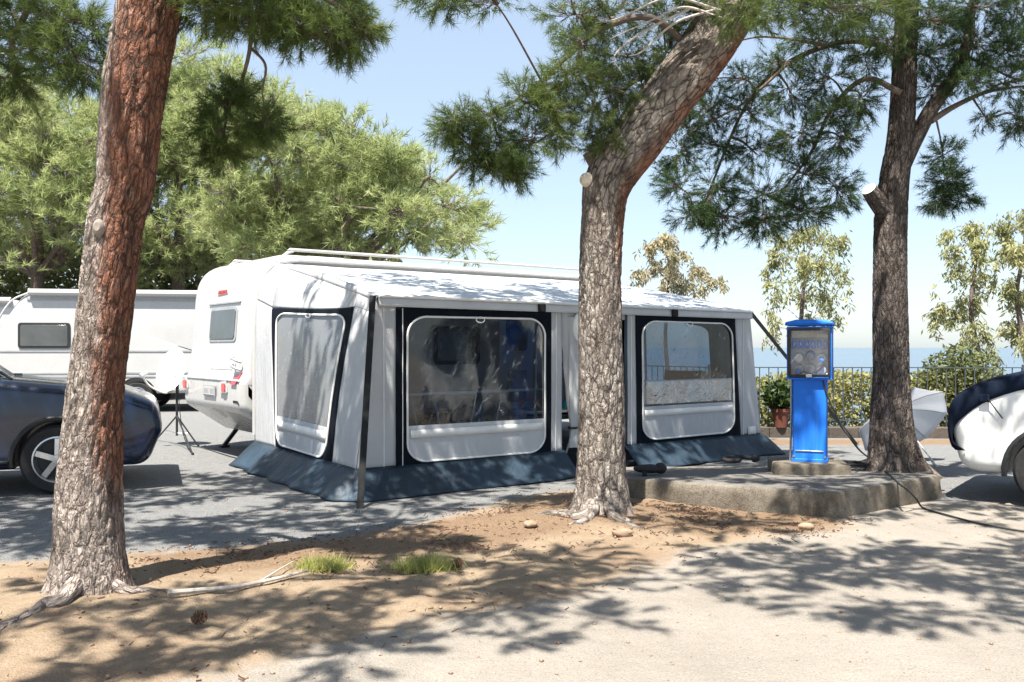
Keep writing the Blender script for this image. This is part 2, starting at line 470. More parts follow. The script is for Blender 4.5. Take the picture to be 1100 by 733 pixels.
def rounded_extrude(mb, prof, w0, w1, r, n=5, bulge=None):
    """closed profile [(x, z)] extruded along local y from w0 to w1, with rounded long edges"""
    N = len(prof); nor = []
    area = sum(prof[i][0] * prof[(i+1) % N][1] - prof[(i+1) % N][0] * prof[i][1] for i in range(N))
    sg = 1 if area > 0 else -1
    for i in range(N):
        a, b = Vector(prof[i - 1]), Vector(prof[(i + 1) % N])
        d = (b - a).normalized()
        nor.append(Vector((d.y, -d.x)) * sg)
    sl = []
    for k in range(n + 1):
        a = k / n * math.pi / 2
        sl.append((w0 + r * (1 - math.cos(a)) if False else w0 + r * (1 - math.sin(a)), r * (1 - math.cos(math.pi / 2 - a))))
    sl = [(w0 + r * (1 - math.sin(k / n * math.pi / 2)), r * (1 - math.cos(k / n * math.pi / 2))) for k in range(n + 1)][::-1]
    sl += [(w1 - (y - w0), i) for y, i in sl[::-1]]
    rows = []
    for y, ins in sl:
        row = []
        for p, q in zip(prof, nor):
            v = Vector(p) - q * ins
            yy = y
            if bulge: yy = (w0 + w1) / 2 + (y - (w0 + w1) / 2) * bulge(v.x, v.y)
            row.append((v.x, yy, v.y))
        rows.append(row)
    ids = mb.grid(rows, True)
    mb.face(ids[0][::-1]); mb.face(ids[-1])
    return mb

# ------------------------------------------------------------------ world, sun, camera
w = bpy.data.worlds.new('World'); S.world = w; w.use_nodes = True
wn = w.node_tree; bg = wn.nodes['Background']
sky = wn.nodes.new('ShaderNodeTexSky'); sky.sky_type = 'NISHITA'; sky.sun_disc = False
elev = math.asin(SUN.z)
sky.sun_elevation = elev; sky.sun_rotation = math.atan2(SUN.x, SUN.y) % (2 * math.pi)
sky.altitude = 0; sky.air_density = 1.0; sky.dust_density = .8; sky.ozone_density = 1.5
hz0 = wn.nodes.new('ShaderNodeMix'); hz0.data_type = 'RGBA'; hz0.inputs[0].default_value = .52; hz0.inputs[7].default_value = (3.0, 3.5, 4.0, 1)
wn.links.new(sky.outputs[0], hz0.inputs[6]); wn.links.new(hz0.outputs[2], bg.inputs['Color']); bg.inputs['Strength'].default_value = .082
sl = bpy.data.lights.new('sun', 'SUN'); sl.energy = 5.0; sl.angle = R(.53); sl.color = (1, .94, .85)
so = bpy.data.objects.new('sun', sl); COL.objects.link(so)
so.rotation_euler = (-SUN).to_track_quat('-Z', 'Y').to_euler(); so.location = (0, -10, 30)
cam = bpy.data.cameras.new('camera'); cam.sensor_width = 36; cam.lens = 36 * F / 1100; cam.clip_end = 80000; cam.clip_start = .05
cam.shift_y = -(HY - 366.5) / 1100 * -1
co = bpy.data.objects.new('camera', cam); COL.objects.link(co); co.location = (0, 0, H); co.rotation_euler = (R(90), 0, 0)
S.camera = co
S.view_settings.view_transform = 'Standard'; S.view_settings.look = 'None'
S.view_settings.exposure = 1.58; S.view_settings.gamma = 1; S.view_settings.use_curve_mapping = False
S.cycles.use_denoising = True
S.cycles.max_bounces = 8; S.cycles.transparent_max_bounces = 16; S.cycles.diffuse_bounces = 3; S.cycles.glossy_bounces = 3
S.cycles.sample_clamp_indirect = 6

# ------------------------------------------------------------------ the setting
def poly_sdf(px, py, poly):
    """signed distance (positive inside) of points to a polygon, numpy"""
    inside = np.zeros(px.shape, bool); d = np.full(px.shape, 1e9)
    n = len(poly)
    for i in range(n):
        x0, y0 = poly[i]; x1, y1 = poly[(i + 1) % n]
        ex, ey = x1 - x0, y1 - y0
        t = np.clip(((px - x0) * ex + (py - y0) * ey) / (ex * ex + ey * ey + 1e-12), 0, 1)
        d = np.minimum(d, np.hypot(px - x0 - t * ex, py - y0 - t * ey))
        c = ((y0 > py) != (y1 > py)) & (px < (x1 - x0) * (py - y0) / (y1 - y0 + 1e-12) + x0)
        inside ^= c
    return np.where(inside, d, -d)

def W2(pts):
    return [(G(x, y).x, G(x, y).y) for x, y in pts]

TREE_L = G(95, 642); TREE_M = G(645, 556); TREE_R = Vector((3.90, 9.3, 0))

def smooth(a, b, x):
    t = np.clip((x - a) / (b - a), 0, 1); return t * t * (3 - 2 * t)

edge_x = [-400, -8, -3, .6, 3, 4.5, 400]; edge_y = [120, 80, 30, 19.5, 16.6, 16.0, 15.5]
def ground_z(x, y):
    z = .10 * np.exp(-((x - TREE_L.x) ** 2 + (y - TREE_L.y) ** 2) / .9) * .6
    z = z + .07 * np.exp(-((x - TREE_M.x) ** 2 + (y - TREE_M.y) ** 2) / .8)
    ye = np.interp(x, edge_x, edge_y)
    d = np.maximum(0, y - ye)
    return z - np.minimum(d * .55, 60)

def gz(x, y):
    return float(ground_z(np.array(x, float), np.array(y, float)))

def ramp_axis(a, b, n, p=2.2):
    t = np.linspace(0, 1, n)[1:]
    return a + (b - a) * t ** p
xs = np.concatenate([ramp_axis(-9, -420, 22)[::-1], np.arange(-9, 8.01, .055), ramp_axis(8, 420, 22)])
ys = np.concatenate([ramp_axis(1.6, -120, 16)[::-1], np.arange(1.6, 13.5, .055), np.arange(13.6, 24, .35), ramp_axis(24, 260, 16)])
X, Y = np.meshgrid(xs, ys)
Z = ground_z(X, Y)
dirt_poly = W2([(-260, 625), (0, 607), (150, 598), (230, 592), (330, 584), (420, 571), (520, 548), (590, 531), (665, 520), (760, 534), (905, 557), (915, 566), (830, 577), (745, 591), (690, 612), (600, 644), (480, 662), (330, 700), (180, 740), (60, 860), (-400, 900)])
asph_poly = W2([(-500, 640), (0, 607), (150, 598), (230, 592), (330, 584), (420, 571), (520, 548), (590, 531), (700, 522), (1020, 540), (1500, 545)]) + [(40, 40), (-60, 40)]
lit_poly = W2([(130, 598), (330, 580), (560, 545), (700, 540), (905, 552), (905, 572), (760, 580), (640, 572), (540, 592), (330, 612), (160, 632)])
sd_dirt = poly_sdf(X, Y, dirt_poly); sd_as = poly_sdf(X, Y, asph_poly); sd_li = poly_sdf(X, Y, lit_poly)
a_dirt = np.clip(.5 + sd_dirt / .8, 0, 1); a_as = np.clip(.5 + sd_as / .8, 0, 1); a_litter_shade = np.maximum(np.clip(.42 + sd_li / .5, 0, .95), .34 * (a_dirt > .5))
bank = np.exp(-((Y - 13.9) / .5) ** 2) * (X > 2.5)
a_dirt = np.maximum(a_dirt, np.clip(bank * .8, 0, 1)); a_litter_shade = np.maximum(a_litter_shade, np.clip(bank, 0, 1))  # on the bank the dark litter tone stands in for shade
near = (X > -9) & (X < 8) & (Y > 1.6) & (Y < 13.5)
zr = Z.ravel(); xr = X.ravel(); yr = Y.ravel(); nr = near.ravel(); dr = a_dirt.ravel()
for i in np.nonzero(nr)[0]:
    p = Vector((xr[i], yr[i], 0))
    k = noise.noise(p * 2.3) * .016 + noise.noise(p * 6.5) * .010
    zr[i] += k * (.25 + 1.3 * dr[i]) + noise.noise(p * 14) * .006 * dr[i]
ny, nx = X.shape
idx = np.arange(ny * nx).reshape(ny, nx)
quads = np.stack([idx[:-1, :-1], idx[:-1, 1:], idx[1:, 1:], idx[1:, :-1]], -1).reshape(-1, 4)
gobj = np_mesh('ground', np.stack([xr, yr, zr], 1), quads, M['ground'], smooth=True)
for nm, arr in (('dirt', a_dirt), ('asphalt', a_as), ('litter', a_litter_shade)):
    at = gobj.data.attributes.new(nm, 'FLOAT', 'POINT'); at.data.foreach_set('value', arr.astype(np.float32).ravel())
tag(gobj, kind='structure')

sea = MB(); sea.poly([(-60000, 20, -42), (60000, 20, -42), (60000, 60000, -42), (-60000, 60000, -42)])
tag(sea.build('sea', M['sea'], smooth=False), kind='structure')

# raised concrete slab under the service post and the right pine
def slab_outline(pts, step=.07, jit=.012):
    out = []
    for i in range(len(pts)):
        a, b = Vector(pts[i]), Vector(pts[(i + 1) % len(pts)])
        n = max(2, int((b - a).length / step))
        for k in range(n):
            p = a.lerp(b, k / n)
            j = noise.noise(p * 9) * jit + noise.noise(p * 31) * jit * .5
            d = (b - a).normalized(); out.append(p + Vector((d.y, -d.x, 0)) * j)
    return out
SL = G(650, 513, .21); SC = G(900, 529.5, .22); SR = G(1010, 511, .22)
outl = slab_outline([SL, SC, SR, Vector((4.35, 10.0, .17)), Vector((1.1, 10.1, .12))])
mb = MB()
n = len(outl)
rows = []
for lvl, (zz, push) in enumerate(((0.0, .0), (.35, .006), (.7, .002), (.93, -.002), (1.0, -.018))):
    row = []
    cen = Vector((2.6, 9.2, 0))
    for p in outl:
        q = p.copy(); dirv = Vector((p.x - cen.x, p.y - cen.y, 0)).normalized()
        rough = noise.noise(Vector((p.x * 7, p.y * 7, zz * 2.5))) * .018 + noise.noise(Vector((p.x * 24, p.y * 24, zz * 9))) * .008
        q += dirv * (push + rough * (1 if lvl < 3 else .5))
        q.z = -.06 + (p.z + .06) * zz + (rough * .3 if lvl > 2 else 0)
        row.append(q)
    rows.append(row)
mb.cur = 1; ids = mb.grid(rows, True); mb.cur = 0
# the top as inset rings
prev = ids[-1]
for f in (.06, .3, .6, .9):
    row = []
    for p in rows[-1]:
        q = p.lerp(Vector((2.6, 9.3, .185)), f); q.z += noise.noise(q * 3.1) * .006
        row.append(mb.pt(q))
    for k in range(n):
        mb.face((prev[k], prev[(k + 1) % n], row[(k + 1) % n], row[k]))
    prev = row
mb.face(prev)
tag(mb.build('pavement', [M['concrete'], M['concrete_side']], angle=50), kind='structure')

# low wall and railing at the edge of the terrace
wallp = [(1.4, 17.6), (3.2, 14.75), (6.0, 14.6), (12.5, 14.3)]
mb = MB()
for a, b in zip(wallp, wallp[1:]):
    a3, b3 = Vector((*a, 0)), Vector((*b, 0))
    L = (b3 - a3).length; nseg = max(1, int(L / .45))
    for k in range(nseg):
        p, q = a3.lerp(b3, k / nseg), a3.lerp(b3, (k + .985) / nseg)
        hgt = .17 + .015 * noise.noise(p * 3)
        mb.bar(p + Vector((0, 0, hgt / 2 - .15)), q + Vector((0, 0, hgt / 2 - .15)), .28, hgt + .3)
wl = mb.build('low_wall', M['wall_stone'], smooth=False, bevel=.012)
tag(wl, 'low dark stone edging wall under the sea railing', 'wall')
fence = thing('metal_railing', 'thin dark metal railing with upright bars in front of the hedge and sea', 'railing', (6, 14.6, .16))
rails = MB(); bars = MB(); cnt = 0
for a, b in zip(wallp, wallp[1:]):
    a3, b3 = Vector((*a, 0)), Vector((*b, 0)); L = (b3 - a3).length
    for z, r in ((1.12, .014), (.27, .010)):
        rails.bar(a3 + Vector((0, .04, z)), b3 + Vector((0, .04, z)), .03, .016)
    nb = int(L / .145)
    for k in range(nb):
        p = a3.lerp(b3, (k + .5) / nb) + Vector((0, .04, 0))
        bars.bar(p + Vector((0, 0, .16)), p + Vector((0, 0, 1.12)), .013)
    npst = max(1, int(L / 1.9))
    for k in range(npst):
        p = a3.lerp(b3, k / npst) + Vector((0, .04, 0))
        MB().bar(p + Vector((0, 0, .02)), p + Vector((0, 0, 1.17)), .038).build('post', M['rail'], fence, bevel=.004)
rails.build('rail', M['rail'], fence); bars.build('bars', M['rail'], fence, smooth=False)

# ------------------------------------------------------------------ foliage tools
def unit(n):
    v = rng.normal(size=(n, 3)); return v / np.linalg.norm(v, axis=1, keepdims=True)
def nrmz(v):
    return v / (np.linalg.norm(v, axis=-1, keepdims=True) + 1e-9)

def needle_tris(base, dirs, k, L, Wd, spread, seg, droop=.12):
    """k needles round each foxtail (base, dirs): long thin triangles"""
    n = len(base)
    b = np.repeat(base, k, 0); d = np.repeat(dirs, k, 0)
    b = b + d * (rng.random((n * k, 1)) * seg)
    e = nrmz(d * .75 + unit(n * k) * spread)
    ln = L * (.65 + .5 * rng.random((n * k, 1)))
    tip = b + e * ln; tip[:, 2] -= droop * ln[:, 0]
    s = np.cross(e, unit(n * k)); s = nrmz(s) * Wd * .5
    v = np.stack([b - s, b + s, tip], 1).reshape(-1, 3)
    return v

def twig_tris(a, b, r):
    """thin three-sided twigs from a to b, as triangles"""
    n = len(a); d = nrmz(b - a); u = nrmz(np.cross(d, unit(n))); w_ = np.cross(d, u)
    vs = []
    for i in range(3):
        t0 = 2 * math.pi * i / 3; t1 = 2 * math.pi * (i + 1) / 3
        o0 = (u * math.cos(t0) + w_ * math.sin(t0)) * r; o1 = (u * math.cos(t1) + w_ * math.sin(t1)) * r
        vs.append(np.stack([a + o0, a + o1, b], 1))
    return np.concatenate(vs).reshape(-1, 3)

def clump(c, rad, anchor, ntw, k, L, Wd, seg=.14, spread=.75, sub=None, twr=.004, up=.12, droop=.12):
    """one leafy clump: twigs from the anchor side to points grouped in small tufts. returns needles, twigs"""
    c = np.array(c); rad = np.array(rad); anchor = np.array(anchor)
    ns = sub or max(3, ntw // 6)
    cs = unit(ns) * (rng.random((ns, 1)) ** .4)
    pick = rng.integers(0, ns, ntw)
    pts = c + rad * (cs[pick] + .33 * rng.normal(size=(ntw, 3)) * .75)
    hub = c + rad * cs[pick] * .45 + (anchor - c) * .22
    dirs = nrmz(nrmz(pts - hub) + np.array([0, 0, up]) + .35 * unit(ntw))
    nd = needle_tris(pts, dirs, k, L, Wd, spread, seg, droop)
    tw = np.concatenate([twig_tris(hub, pts + dirs * seg, twr),
                         twig_tris(np.repeat(anchor[None] * .5 + c[None] * .5, ns, 0), c + rad * cs * .6, twr * 1.8)])
    return nd, tw

def leaf_quads(base, dirs, L, Wd):
    n = len(base); ln = L * (.7 + .6 * rng.random((n, 1))); s = nrmz(np.cross(dirs, unit(n))) * Wd * .5 * (.7 + .6 * rng.random((n, 1)))
    mid = base + dirs * ln * .45
    return np.stack([base, mid + s, base + dirs * ln, mid - s], 1).reshape(-1, 3)

def tri_idx(v, k=3):
    return np.arange(len(v)).reshape(-1, k)

def crown_mesh(name, nds, tws, mats, parent):
    v1 = np.concatenate(nds); v2 = np.concatenate(tws)
    v = np.concatenate([v1, v2]); t = tri_idx(v)
    mi = np.concatenate([np.zeros(len(v1) // 3), np.ones(len(v2) // 3)])
    return np_mesh(name, v, t, mats, parent, mi)

def leaf_bush(name, mat, parent, pts, L, Wd, dirs=None):
    d = unit(len(pts)) if dirs is None else dirs
    v = leaf_quads(pts, d, L, Wd)
    return np_mesh(name, v, tri_idx(v, 4), mat, parent)

# hedge behind the railing
hn = 26000
hx = rng.uniform(2.6, 12.5, hn)
top = 1.0 + np.array([noise.noise(Vector((x * 1.3, 3.1, 0))) * .16 + noise.noise(Vector((x * 4, 8, 0))) * .08 for x in hx])
hz = -.4 + (top + .4) * rng.random(hn) ** .75
hy = 15.02 + .9 * rng.random(hn) ** 1.5 + .25 * np.array([noise.noise(Vector((x * 2.2, z * 2.2, 5))) for x, z in zip(hx, hz)])
hg = thing('hedge', 'sunlit yellow green clipped hedge running behind the railing', 'hedge', (7, 15.4, 0))
leaf_bush('foliage', M['hedge'], hg, np.stack([hx, hy, hz], 1), .085, .05)
mb = MB()
for x in np.arange(2.8, 12.4, .35):
    mb.tube([(x, 15.5, -.6), (x + .05, 15.45, .2), (x - .04, 15.5, .8)], [.02, .014, .006], 5)
mb.build('stems', M['limb'], hg)
bn = 5200
bx = P(1045, 415, 14.9); bp = np.array([bx.x, bx.y + .4, .75]) + unit(bn) * np.array([.75, .45, .75]) * rng.random((bn, 1)) ** .45
sh = thing('shrub', 'taller olive shrub rising above the hedge left of the white car', 'shrub', (bx.x, bx.y + .4, -.3))
leaf_bush('foliage', M['bush'], sh, bp, .09, .045)
MB().tube([(bx.x, bx.y + .4, -.5), (bx.x + .05, bx.y + .42, .9)], [.035, .012], 6).build('stem', M['limb'], sh)

# potted plant on the low wall
pc = P(838, 459, 14.62); pc.z = .165; pc.y = 14.6
pot = thing('potted_plant', 'dark leafy plant in a terracotta pot on the low wall by the railing', 'plant', pc)
MB().lathe([(.0, 0), (.10, 0), (.135, .25), (.15, .25), (.15, .30), (.13, .30), (.12, .27), (0, .27)], pc, (0, 0, 1), 20).build('pot', M['terracotta'], pot)
pn = 900
leaf_bush('foliage', M['pot_leaf'], pot, np.array(pc) + np.array([0, 0, .50]) + unit(pn) * np.array([.28, .2, .24]) * rng.random((pn, 1)) ** .4, .09, .05)

# ------------------------------------------------------------------ wheels
def wheel(parent, c, axis, r, wd, name='wheel', spokes=5):
    c = Vector(c); ax = Vector(axis).normalized(); o = c - ax * wd / 2
    rr = r * .66
    ty = MB().lathe([(rr, .0), (r * .9, -.01), (r * .97, .02), (r, .06), (r, wd - .06), (r * .97, wd - .02), (r * .9, wd + .01), (rr, wd), (rr, wd - .03), (rr, .03), (rr, 0)], o, ax, 40)
    t = ty.build(name, M['rubber'], parent)
    m = MB().lathe([(rr, wd + .004), (rr * .94, wd + .006), (rr * .9, wd - .03), (rr * .82, wd - .06)], o, ax, 36)
    x = Vector((0, 0, 1)).cross(ax).normalized(); z = Vector((0, 0, 1))
    m.lathe([(rr * .22, wd - .005), (rr * .2, wd + .004), (0, wd + .006)], o, ax, 20)
    for k in range(spokes):
        a = 2 * math.pi * k / spokes + .3
        d = x * math.cos(a) + z * math.sin(a)
        m.bar(o + ax * (wd - .012) + d * rr * .15, o + ax * (wd - .02) + d * rr * .9, rr * .24, .02, up=ax)
    m.build('rim', M['alloy'], t)
    MB().lathe([(rr * .88, wd - .075), (0, wd - .08)], o, ax, 28).build('brake_disc', M['black_plastic'], t)
    return t

def evaluated(o):
    """apply an object's modifiers without operators"""
    dg = bpy.context.evaluated_depsgraph_get(); dg.update()
    me = bpy.data.meshes.new_from_object(o.evaluated_get(dg))
    o.modifiers.clear(); old = o.data; o.data = me; bpy.data.meshes.remove(old)
    return o

def cut_arches(o, mtx, spots, r, w0, depth=.32):
    for (x, z, side) in spots:
        cm = MB(mtx)
        y0, y1 = (w0[0] - .3, w0[0] + depth) if side == 0 else (w0[1] - depth, w0[1] + .3)
        cm.cyl((x, y0, z), (x, y1, z), r, 40)
        c = cm.build('cutter', M['rubber'])
        md = o.modifiers.new('b', 'BOOLEAN'); md.operation = 'DIFFERENCE'; md.object = c; md.solver = 'EXACT'; md.use_self = True
        off = wloc(o.parent) if o.parent else Vector((0, 0, 0))
        evaluated(o)
        bpy.data.objects.remove(c, do_unlink=True)
    o.data.polygons.foreach_set('use_smooth', [True] * len(o.data.polygons))
    o.data.set_sharp_from_angle(angle=R(30))
    return o

def frame(o, fwd):
    f = Vector((fwd[0], fwd[1], 0)).normalized(); n = Vector((-f.y, f.x, 0))
    m = Matrix.Identity(4)
    for i in range(3):
        m[i][0] = f[i]; m[i][1] = n[i]; m[i][2] = (0, 0, 1)[i]; m[i][3] = o[i]
    return m

def rrect(a0, a1, b0, b1, r, n=5):
    return fillet([(a0, b0), (a1, b0), (a1, b1), (a0, b1)], r, n)

def panel(mtx, fn, loop, mat, name, parent, thick=.012, off=.004):
    """a thin panel with outline loop [(a, b)] on a surface fn(a, b) -> local point, standing proud along fn's outward dir"""
    mb = MB(mtx); k = len(loop)
    back = [fn(a, b, off) for a, b in loop]; front = [fn(a, b, off + thick) for a, b in loop]
    i0 = [mb.pt(p) for p in back]; i1 = [mb.pt(p) for p in front]
    for i in range(k): mb.face((i0[i], i0[(i + 1) % k], i1[(i + 1) % k], i1[i]))
    mb.face(i1); mb.face(i0[::-1])
    return mb.build(name, mat, parent, bevel=.003)

# ------------------------------------------------------------------ the caravan behind the awning
dF = Vector((.794, .607, 0)).normalized(); nF = Vector((-dF.y, dF.x, 0))
CO = Vector((-3.30, 11.29, 0))                          # rear corner of its near side
CM = frame(CO, dF)
car_c = thing('caravan', 'white caravan with tail lights and rear window, joined to the grey awning', 'caravan', CO + dF * 3 + nF * 1.1)
prof = fillet([(.52, .27), (6.4, .30), (6.85, .75), (6.8, 1.5), (6.3, 2.62), (.12, 2.64), (.0, 1.12), (-.07, 1.0), (-.07, .66)],
              [.1, .1, .2, .5, .5, .55, .08, .06, .16], 9)
mb = rounded_extrude(MB(CM), prof, 0, 2.2, .10, 6)
body = mb.build('body', M['gel'], car_c, angle=50)
cut_arches(body, CM, [(3.3, .30, 0), (3.3, .30, 1)], .40, (0, 2.3))
def rear(y, z, off=0):                                  # the rear face, seen from behind
    x = .005 + (z - 1.12) * .079 if z > 1.1 else (-.07 if z < 1.0 else -.07 + (z - 1.0) * .7)
    if z < .72: x = -.07 + (.72 - z) * .9
    return (x - off, y, z)
panel(CM, rear, rrect(.42, 1.42, 1.52, 1.98, .07), M['grey_trim'], 'rear_window', car_c, .012)
rw = [c for c in car_c.children if c.name.startswith('rear_window')][0]
panel(CM, rear, rrect(.47, 1.37, 1.56, 1.94, .05), M['far_glass'], 'pane', rw, .008, .018)
panel(CM, rear, rrect(.34, 1.5, 2.02, 2.045, .008), M['grey_trim'], 'rain_strip', car_c, .02)
panel(CM, rear, rrect(.46, 1.30, 1.16, 1.46, .05), M['gel_panel'], 'hatch', car_c, .006)
for y0, y1 in ((.42, .66), (1.95, 2.19)):
    hl = panel(CM, rear, fillet([(y0, .86), (y1, .86), (y1, 1.0), (y0 + .05, 1.02)], .02, 3), M['clear_lens'], 'tail_light', car_c, .025)
    panel(CM, rear, rrect(y0 + .02, y1 - .1, .875, .985, .02), M['red_lens'], 'lens', hl, .012, .03)
panel(CM, rear, fillet([(.12, .98), (.30, .98), (.30, 1.10), (.10, 1.13)], .02, 3), M['red_lens'], 'tail_light', car_c, .02)
pl = panel(CM, rear, rrect(.84, 1.30, .80, .95, .012), M['grey_trim'], 'number_plate', car_c, .012, .012)
mb = MB(CM); mb.box((-.070, 1.07, .875), (.06, .40, .11)); mb.cur = 1
for k, wdt in enumerate((.04, .05, .05, .0, .05, .045, .05, .05)):
    if wdt:
        mb.box((-.101, .90 + k * .047, .875), (.004, wdt * .55, .06))
mb.build('plate_face', [M['gel'], M['grey_trim']], pl, smooth=False)
for z0 in (1.16, 1.26):
    MB(CM).tube([(-.02, .10, z0), (-.07, .14, z0 + .02), (-.08, .30, z0 + .05), (-.03, .36, z0 + .06)], .018, 8).build('grab_handle', M['grey_trim'], car_c)
panel(CM, rear, rrect(.06, .22, .62, .78, .02), M['black_plastic'], 'fog_light', car_c, .01, .006)
MB(CM).tube([rear(y, 1.03, .02) for y in np.linspace(.06, 2.24, 12)], .016, 6).build('bumper_line', M['gel_panel'], car_c)
mb = MB(CM)                                             # small slanted red script, too small to read
for k in range(6):
    y = 1.18 - k * .055
    mb.bar(rear(y, 2.16, .012), rear(y - .02, 2.21, .012), .014, .006)
mb.bar(rear(1.2, 2.15, .012), rear(.84, 2.165, .012), .010, .006)
mb.build('brand_mark', M['red_mark'], car_c, smooth=False)
# awning rail round the near side, roof rails and hatches
RAIL = [(.10, -.03, .36), (.10, -.03, 1.2), (.12, -.03, 1.95), (.20, -.03, 2.30), (.38, -.03, 2.50), (.70, -.03, 2.565), (3.0, -.03, 2.575), (5.9, -.03, 2.565)]
MB(CM).tube(catmull(RAIL[:6], 40).tolist() + [RAIL[6], RAIL[7]], .028, 8).build('awning_rail', M['gel'], car_c)
for y in (.16, 2.12):
    MB(CM).tube(catmull([(.55, y, 2.62), (.7, y, 2.70), (1.1, y, 2.715), (5.6, y, 2.715), (6.0, y, 2.66)], 30), .022, 8).build('roof_rail', M['gel'], car_c)
for x in (1.5, 3.4, 5.1):
    MB(CM).box((x, 1.15, 2.68), (.6, .6, .09)).build('roof_hatch', M['gel_panel'], car_c, bevel=.03)
for s, y in ((0, .10), (1, 2.2)):
    ax = CM.to_3x3() @ Vector((0, -1 if s == 0 else 1, 0))
    wheel(car_c, CM @ Vector((3.3, y, .32)), ax, .32, .19)
for y in (.25, 2.0):
    MB(CM).bar((.75, y, .40), (.45, y, .03), .05).box((.45, y, .02), (.12, .12, .03)).build('corner_steady', M['black_plastic'], car_c)
# near side seen through the awning's windows
def side(a, z, off=0): return (a, -off, z)
for a0, a1, z0, z1 in ((.75, 1.95, 1.15, 1.72), (2.75, 3.55, 1.2, 1.75), (4.9, 5.7, 1.15, 1.72)):
    f_ = panel(CM, side, rrect(a0, a1, z0, z1, .08), M['black_plastic'], 'side_window', car_c, .015)
    panel(CM, side, rrect(a0 + .05, a1 - .05, z0 + .05, z1 - .05, .06), M['dark_glass'], 'pane', f_, .006, .022)
dr_ = panel(CM, side, rrect(3.9, 4.55, .42, 2.25, .06), M['gel_panel'], 'door', car_c, .02)
panel(CM, side, rrect(4.02, 4.43, 1.4, 2.0, .06), M['dark_glass'], 'door_window', dr_, .006, .026)
panel(CM, side, rrect(4.05, 4.4, .62, 1.1, .03), M['grey_trim'], 'pocket', dr_, .02, .026)

# ------------------------------------------------------------------ the awning
A_t = Vector((-1.32, 8.89, 1.92)); A_b = Vector((-1.50, 8.77, .25)); C_t = Vector((3.23, 12.37, 1.90)); C_b = Vector((3.40, 12.46, .25))
aw = thing('awning', 'large grey and navy caravan awning with clear windows and a blue skirt', 'awning', (A_b + C_b) / 2 * 1.0)
aw.location.z = 0
def proj(p):
    return CX + F * p.x / p.y, HY - F * (p.z - H) / p.y
def fnoise(p, amp):
    return amp * (noise.noise(Vector((p.x * 1.7, p.y * 1.7, p.z * .8))) + .5 * noise.noise(Vector((p.x * 4.5, p.y * 4.5, p.z * 1.6 + 7))))
def Fr(t, s):
    p = A_b.lerp(C_b, t).lerp(A_t.lerp(C_t, t), s)
    return p
NFr = (C_b - A_b).cross(A_t - A_b).normalized()
if NFr.y > 0: NFr = -NFr
railw = [CM @ Vector(p) for p in catmull([(.10, -.03, .25), (.10, -.03, 1.2), (.12, -.03, 1.95), (.20, -.03, 2.30), (.38, -.03, 2.50)], 40)]
def rail_at(s):
    k = min(s * 39, 38.999); i = int(k); return railw[i].lerp(railw[i + 1], k - i)
def Sd(u, s):                                           # u: 0 at the front corner, 1 at the caravan
    a = A_b.lerp(A_t, s)
    # the upright edge at the caravan: bow so that heights match along the lower part
    b = rail_at(s * .82 if s < .9 else .738 + (s - .9) * 2.62)
    return a.lerp(b, u)
NSd = Vector((-.79, -.607, .08)).normalized()
def Sr(u, s):                                           # the far end wall
    a = C_b.lerp(C_t, s); q = rail_at(s * .82 if s < .9 else .738 + (s - .9) * 2.62)
    b = q + dF * 5.62
    return a.lerp(b, u)
NSr = Vector((.79, .607, .08)).normalized()
def inv(surf, px, py):
    u, s = .5, .5
    for _ in range(60):
        x, y = proj(surf(u, s)); ex, ey = px - x, py - y
        if abs(ex) + abs(ey) < .02: break
        h = 1e-3
        xu, yu = proj(surf(u + h, s)); xs_, ys_ = proj(surf(u, s + h))
        a, b, c, d = (xu - x) / h, (xs_ - x) / h, (yu - y) / h, (ys_ - y) / h
        det = a * d - b * c
        du = (ex * d - b * ey) / det; ds = (a * ey - ex * c) / det
        u = min(1.2, max(-.2, u + max(-.3, min(.3, du)))); s = min(.999, max(0, s + max(-.3, min(.3, ds))))
    return u, s
def upx(surf, px, s):
    lo, hi = -.05, 1.05
    inc = proj(surf(1, s))[0] > proj(surf(0, s))[0]
    for _ in range(40):
        m = (lo + hi) / 2
        if (proj(surf(m, s))[0] < px) == inc: lo = m
        else: hi = m
    return (lo + hi) / 2
class Patch:
    def __init__(s, surf, nor, bl, br, tr, tl):
        s.f, s.n, s.c = surf, nor, [Vector(q) for q in (bl, br, tr, tl)]
    def __call__(s, a, b, off=0, amp=.012):
        bl, br, tr, tl = s.c
        uv = bl.lerp(br, a).lerp(tl.lerp(tr, a), b)
        p = s.f(uv.x, min(uv.y, .9999))
        return p + s.n * (off + fnoise(p, amp))
def strip_patch(surf, nor, bot, top, s0=0.0, s1=.9999):
    """bot, top: (left px, right px); a px of None means the wall's own end"""
    def u(px, s, end): return end if px is None else upx(surf, px, s)
    e0, e1 = (0, 1) if proj(surf(1, .5))[0] > proj(surf(0, .5))[0] else (1, 0)
    return Patch(surf, nor, (u(bot[0], s0, e0), s0), (u(bot[1], s0, e1), s0), (u(top[1], s1, e1), s1), (u(top[0], s1, e0), s1))
def px_patch(surf, nor, bl, br, tr, tl):
    return Patch(surf, nor, *[inv(surf, *q) for q in (bl, br, tr, tl)])
def cloth(patch, name, mat, na=14, nb=24, off=0, parent=None, a0=0, a1=1, b0=0, b1=1, solid=.004, amp=.012):
    mb = MB()
    mb.grid([[patch(a0 + (a1 - a0) * i / na, b0 + (b1 - b0) * j / nb, off, amp) for i in range(na + 1)] for j in range(nb + 1)])
    return mb.build(name, mat, parent or aw, solid=solid, angle=60)
